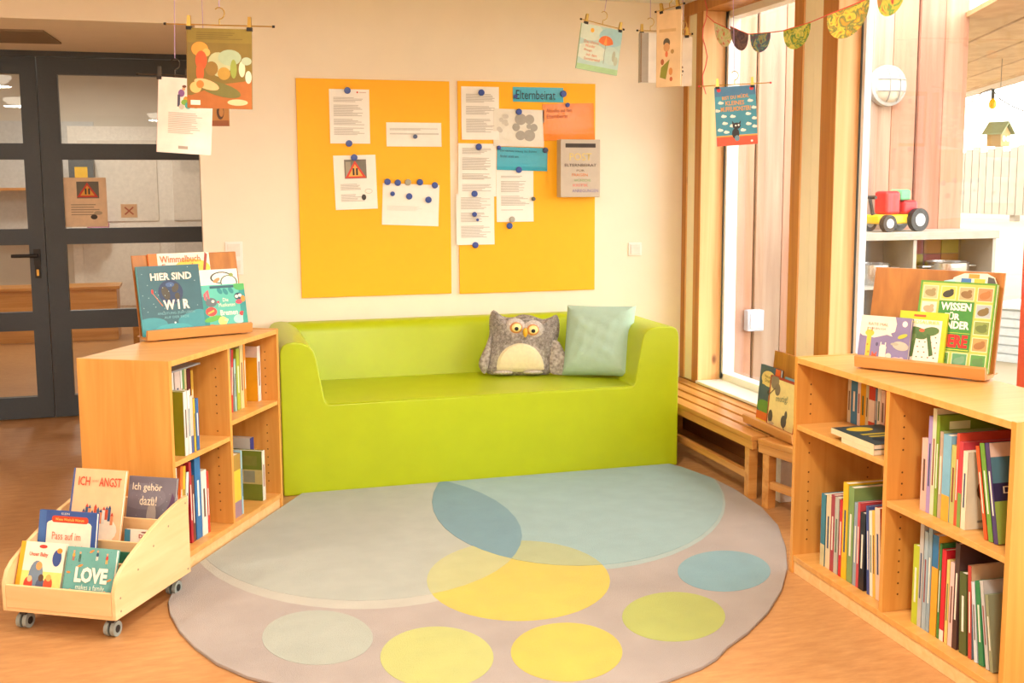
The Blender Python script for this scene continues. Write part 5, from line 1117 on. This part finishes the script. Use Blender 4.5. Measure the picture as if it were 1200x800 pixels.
o = book('square brown picture book peeping out behind the white cyclist book', w_, h_, th, '#a87440', '#b8844a'); hang(o, P2, FC, w_, h_, th)
art(o, [('e', .82, .3, .08, .16, '#4a3226'), ('e', .84, .3, .05, .1, '#b07a44'), ('r', 0, 0, 1, .12, '#8a4f30'), ('e', .1, .95, .15, .06, '#e08a3a')], w_, h_)
# parasol book
P = atd(706, 28.5, 5.2); ry_ = R(-12); hanger(P, FC+R(20), .108, 'brass clip hanger holding the pale parasol picture book', roll=R(-10), clips=(-.78, .86))
w_, h_, th = .212, .212, .01
o = book('pale blue picture book with an orange parasol hanging over the right board', w_, h_, th, '#b5d4cc', '#a8c8a8'); hang(o, P, FC+R(20), w_, h_, th, R(-10+2))
art(o, [('r', 0, 0, 1, .12, '#a9d09a'), ('e', .2, .85, .35, .2, '#cfe0d0'), ('e', .75, .8, .3, .2, '#9fcbd0'), ('e', .3, .4, .4, .2, '#d6e2d2'), ('e', .8, .4, .2, .2, '#c2dcd2'), ('e', .27, .88, .045, .05, '#efb23a'), ('p', [(.45, .66)]+[(.63+.18*math.cos(t), .66+.16*math.sin(t)) for t in [math.pi-i*.35 for i in range(10)]]+[(.81, .66), (.72, .62), (.63, .6), (.54, .62)], '#e8783a'), ('p', [(.58, .62), (.66, .62), (.63, .82)], '#f0a04a'), ('r', .625, .2, .635, .62, '#8f8a70'), ('e', .86, .4, .04, .12, '#b0b8a0'), ('e', .92, .3, .05, .1, '#b8c4ac')], w_, h_)
for i, (s_, z, x, ww) in enumerate((('Das kleine', .62, .28, .36), ('Wunder', .53, .26, .24), ('fliegt', .43, .22, .2), ('mit dem', .34, .32, .26), ('Sommerwind', .25, .34, .38))): text(o, s_, w_*x, h_*z, w_*ww, .014, '#e58a5a', y=-.0075)
# three books near the corner
P = atd(785, 9, 4.95); ya = FC+R(-38); hanger(P, ya, .07, 'brass clip hanger with the beige picture book near the window corner', clips=(-.6, .6), roll=R(9))
w_, h_, th = .125, .338, .014
o = book('tall beige picture book with a child in green hanging near the window corner', w_, h_, th, '#e2c193', '#d8b484'); hang(o, P, ya, w_, h_, th, 0)
art(o, [('r', .1, .72, .8, .76, '#d0aa78'), ('e', .42, .58, .14, .06, '#5a5040'), ('e', .42, .52, .13, .06, '#cf9a66'), ('e', .42, .43, .06, .04, '#d8724a'), ('p', [(.15, .13), (.4, .1), (.55, .36), (.2, .26)], '#8a8a2e'), ('e', .25, .33, .07, .04, '#a85a34'), ('e', .6, .2, .08, .05, '#d08a4a'), ('e', .62, .1, .06, .03, '#c0623a'), ('e', .66, .46, .07, .03, '#b0884a')], w_, h_)
P = atd(762, 36, 5.25); ya = FC+R(10); hanger(P, ya, .06, 'pale clip hanger with the grey edged white book near the corner', clips=(-.7, .7))
w_, h_, th = .115, .232, .03
o = book('white book with a grey edge hanging left of the beige picture book', w_, h_, th, '#ece8e0', '#a39c90'); hang(o, P+RT*.006, ya, w_, h_, th)
art(o, [('r', 0, 0, .34, 1, '#a8a296'), ('r', .0, 0, .05, 1, '#8a6f50')], w_, h_)
P = atd(800, 40, 5.1); ya = FC+R(-10); hanger(P, ya, .04, 'small clip hanger with the white sketch book beside the window post', clips=(.5,))
w_, h_, th = .09, .225, .01
o = book('narrow white book with a black sketch hanging right of the beige picture book', w_, h_, th, '#efe9df'); hang(o, P, ya, w_, h_, th)
art(o, [('e', .45, .38, .1, .03, '#4a4640'), ('e', .5, .3, .08, .025, '#6a6660'), ('e', .42, .22, .1, .03, .3, '#4a4640')], w_, h_)
# cat book
P = atd(861, 99, 5.05); ya = FC+R(-6); hanger(P, ya, .158, 'brass clip hanger holding the blue cat picture book by the window', clips=(-.5, .5), roll=R(2.2), capcol='#d8404a')
w_, h_, th = .185, .268, .01
o = book('blue picture book with clouds and a black cat hanging by the window', w_, h_, th, '#3f8ea2', '#57a3a8'); hang(o, P, ya, w_, h_, th, R(3.6), -.008)
ops = [('r', 0, .0, 1, .16, '#d8573a'), ('r', 0, .15, 1, .175, '#e8a04a'), ('r', 0, .84, 1, 1, '#4a7ea4'), ('r', 0, .6, 1, .84, '#4a9ab0')]
for (x, z) in ((.14, .73), (.86, .74), (.2, .5), (.42, .49), (.8, .52), (.22, .38), (.8, .35), (.95, .44), (.4, .33), (.1, .27), (.25, .23), (.95, .3), (.66, .25), (.05, .6), (.95, .62)): ops += [('e', x, z, .07, .022, '#e9e6d8'), ('e', x-.02, z+.014, .035, .018, '#e9e6d8')]
ops += [('e', .47, .2, .09, .09, '#2c2a2c'), ('e', .5, .33, .1, .055, '#2c2a2c'), ('p', [(.4, .35), (.45, .37), (.39, .42)], '#2c2a2c'), ('p', [(.55, .37), (.6, .36), (.61, .42)], '#2c2a2c'), ('e', .48, .335, .022, .016, '#efe9d8'), ('e', .55, .34, .022, .016, '#efe9d8'), ('e', .5, .12, .06, .05, '#6a8a96'), ('e', .86, .06, .03, .02, '#efe6da'), ('e', .1, .95, .05, .035, '#d83a44'), ('e', .9, .95, .05, .035, '#d83a44')]
art(o, ops, w_, h_)
text(o, 'BIST DU MÜDE,', w_*.5, h_*.82, w_*.66, .022, '#e0a05a', y=-.014, bold=.02, rot=.05); text(o, 'KLEINES', w_*.48, h_*.72, w_*.46, .020, '#e0a05a', y=-.014, bold=.02); text(o, 'MUFFELMONSTER?', w_*.5, h_*.62, w_*.74, .022, '#e0a05a', y=-.014, bold=.02)
# red ribbon on the post
T(MB().tube([(on(826+3*math.sin(i*1.3), i*11, X=XW-.012)) for i in range(11)], .0035, mat('#e06a5a', .6), 5).obj('ribbon'), 'thin red ribbon hanging down the timber post in the corner', 'ribbon')

# bunting of painted paper half circles
def paint_mat(cols, scale):
    m, nt, bs = base('finger_paint'); N = nt.nodes; L = nt.links
    tc = N.new('ShaderNodeTexCoord'); v = N.new('ShaderNodeTexNoise'); v.inputs['Scale'].default_value = scale; v.inputs['Detail'].default_value = 2; v.inputs['Distortion'].default_value = 1.5
    L.new(tc.outputs['Object'], v.inputs['Vector']); r = N.new('ShaderNodeValToRGB'); el = r.color_ramp.elements
    while len(el) < len(cols): el.new(.5)
    for i, c in enumerate(cols): el[i].position = .28+.44*i/(len(cols)-1); el[i].color = lin(c)
    L.new(v.outputs['Fac'], r.inputs[0]); L.new(r.outputs[0], bs.inputs['Base Color']); bs.inputs['Roughness'].default_value = .7
    return m
bun = empty('bunting', (0, 0, 0), 0, 'red string of painted paper half circles across the window', 'bunting')
fl = [((837, 26), (858, 36), 34, 5.55, ['#d8483a', '#e8d8b8', '#cfd89a', '#e06a5a']), ((856, 31), (877, 40), 30, 5.35, ['#6a5058', '#8a6a68', '#5a4a58', '#7a6070']), ((879, 40), (903, 38), 27, 5.15, ['#4a5a8a', '#7a5a6a', '#3f7f9a', '#b9b87a', '#6a4a6a']), ((918, 36), (950, 26), 30, 4.55, ['#5f9a3a', '#c8b83a', '#3f7a3a', '#d8c85a', '#8aae3a']), ((969, 18), (1019, -2), 30, 3.75, ['#e2b82a', '#c8962a', '#6a7a3a', '#e8c83a', '#9a6a2a']), ((1028, -6), (1062, -22), 30, 3.3, ['#c8402a', '#5f9a3a', '#d8b83a', '#b0302a'])]
string = [atd(828, 18, 5.65)]
for i, (a, b2, drop, dep, cols) in enumerate(fl):
    A_ = atd(a[0], a[1], dep+.06); B_ = atd(b2[0], b2[1], dep-.06); string += [A_, B_]
    X_ = (B_-A_); Wd = X_.length; X_.normalize(); Zd = Vector((0, 0, -1)); m_ = MB(); dp = Wd*.62; n = 14; th = X_.cross(Zd).normalized()*.0012
    pts = [A_+X_*Wd*(.5-.5*math.cos(math.pi*k/n))+Zd*dp*math.sin(math.pi*k/n)**.8 for k in range(n+1)]
    c_ = (A_+B_)/2
    vs_ = [p-c_ for p in pts]+[p+th-c_ for p in pts]; N1 = n+1
    m_.add(vs_, [list(range(N1)), list(range(2*N1-1, N1-1, -1))]+[(k, (k+1) % N1, (k+1) % N1+N1, k+N1) for k in range(N1)], paint_mat(cols, 22)); o = m_.obj('paper_flag', bun); o.location = c_
string.append(atd(1110, -60, 2.9))
MB().tube(string, .0022, mat('#d8503a', .6), 6).obj('string', bun)
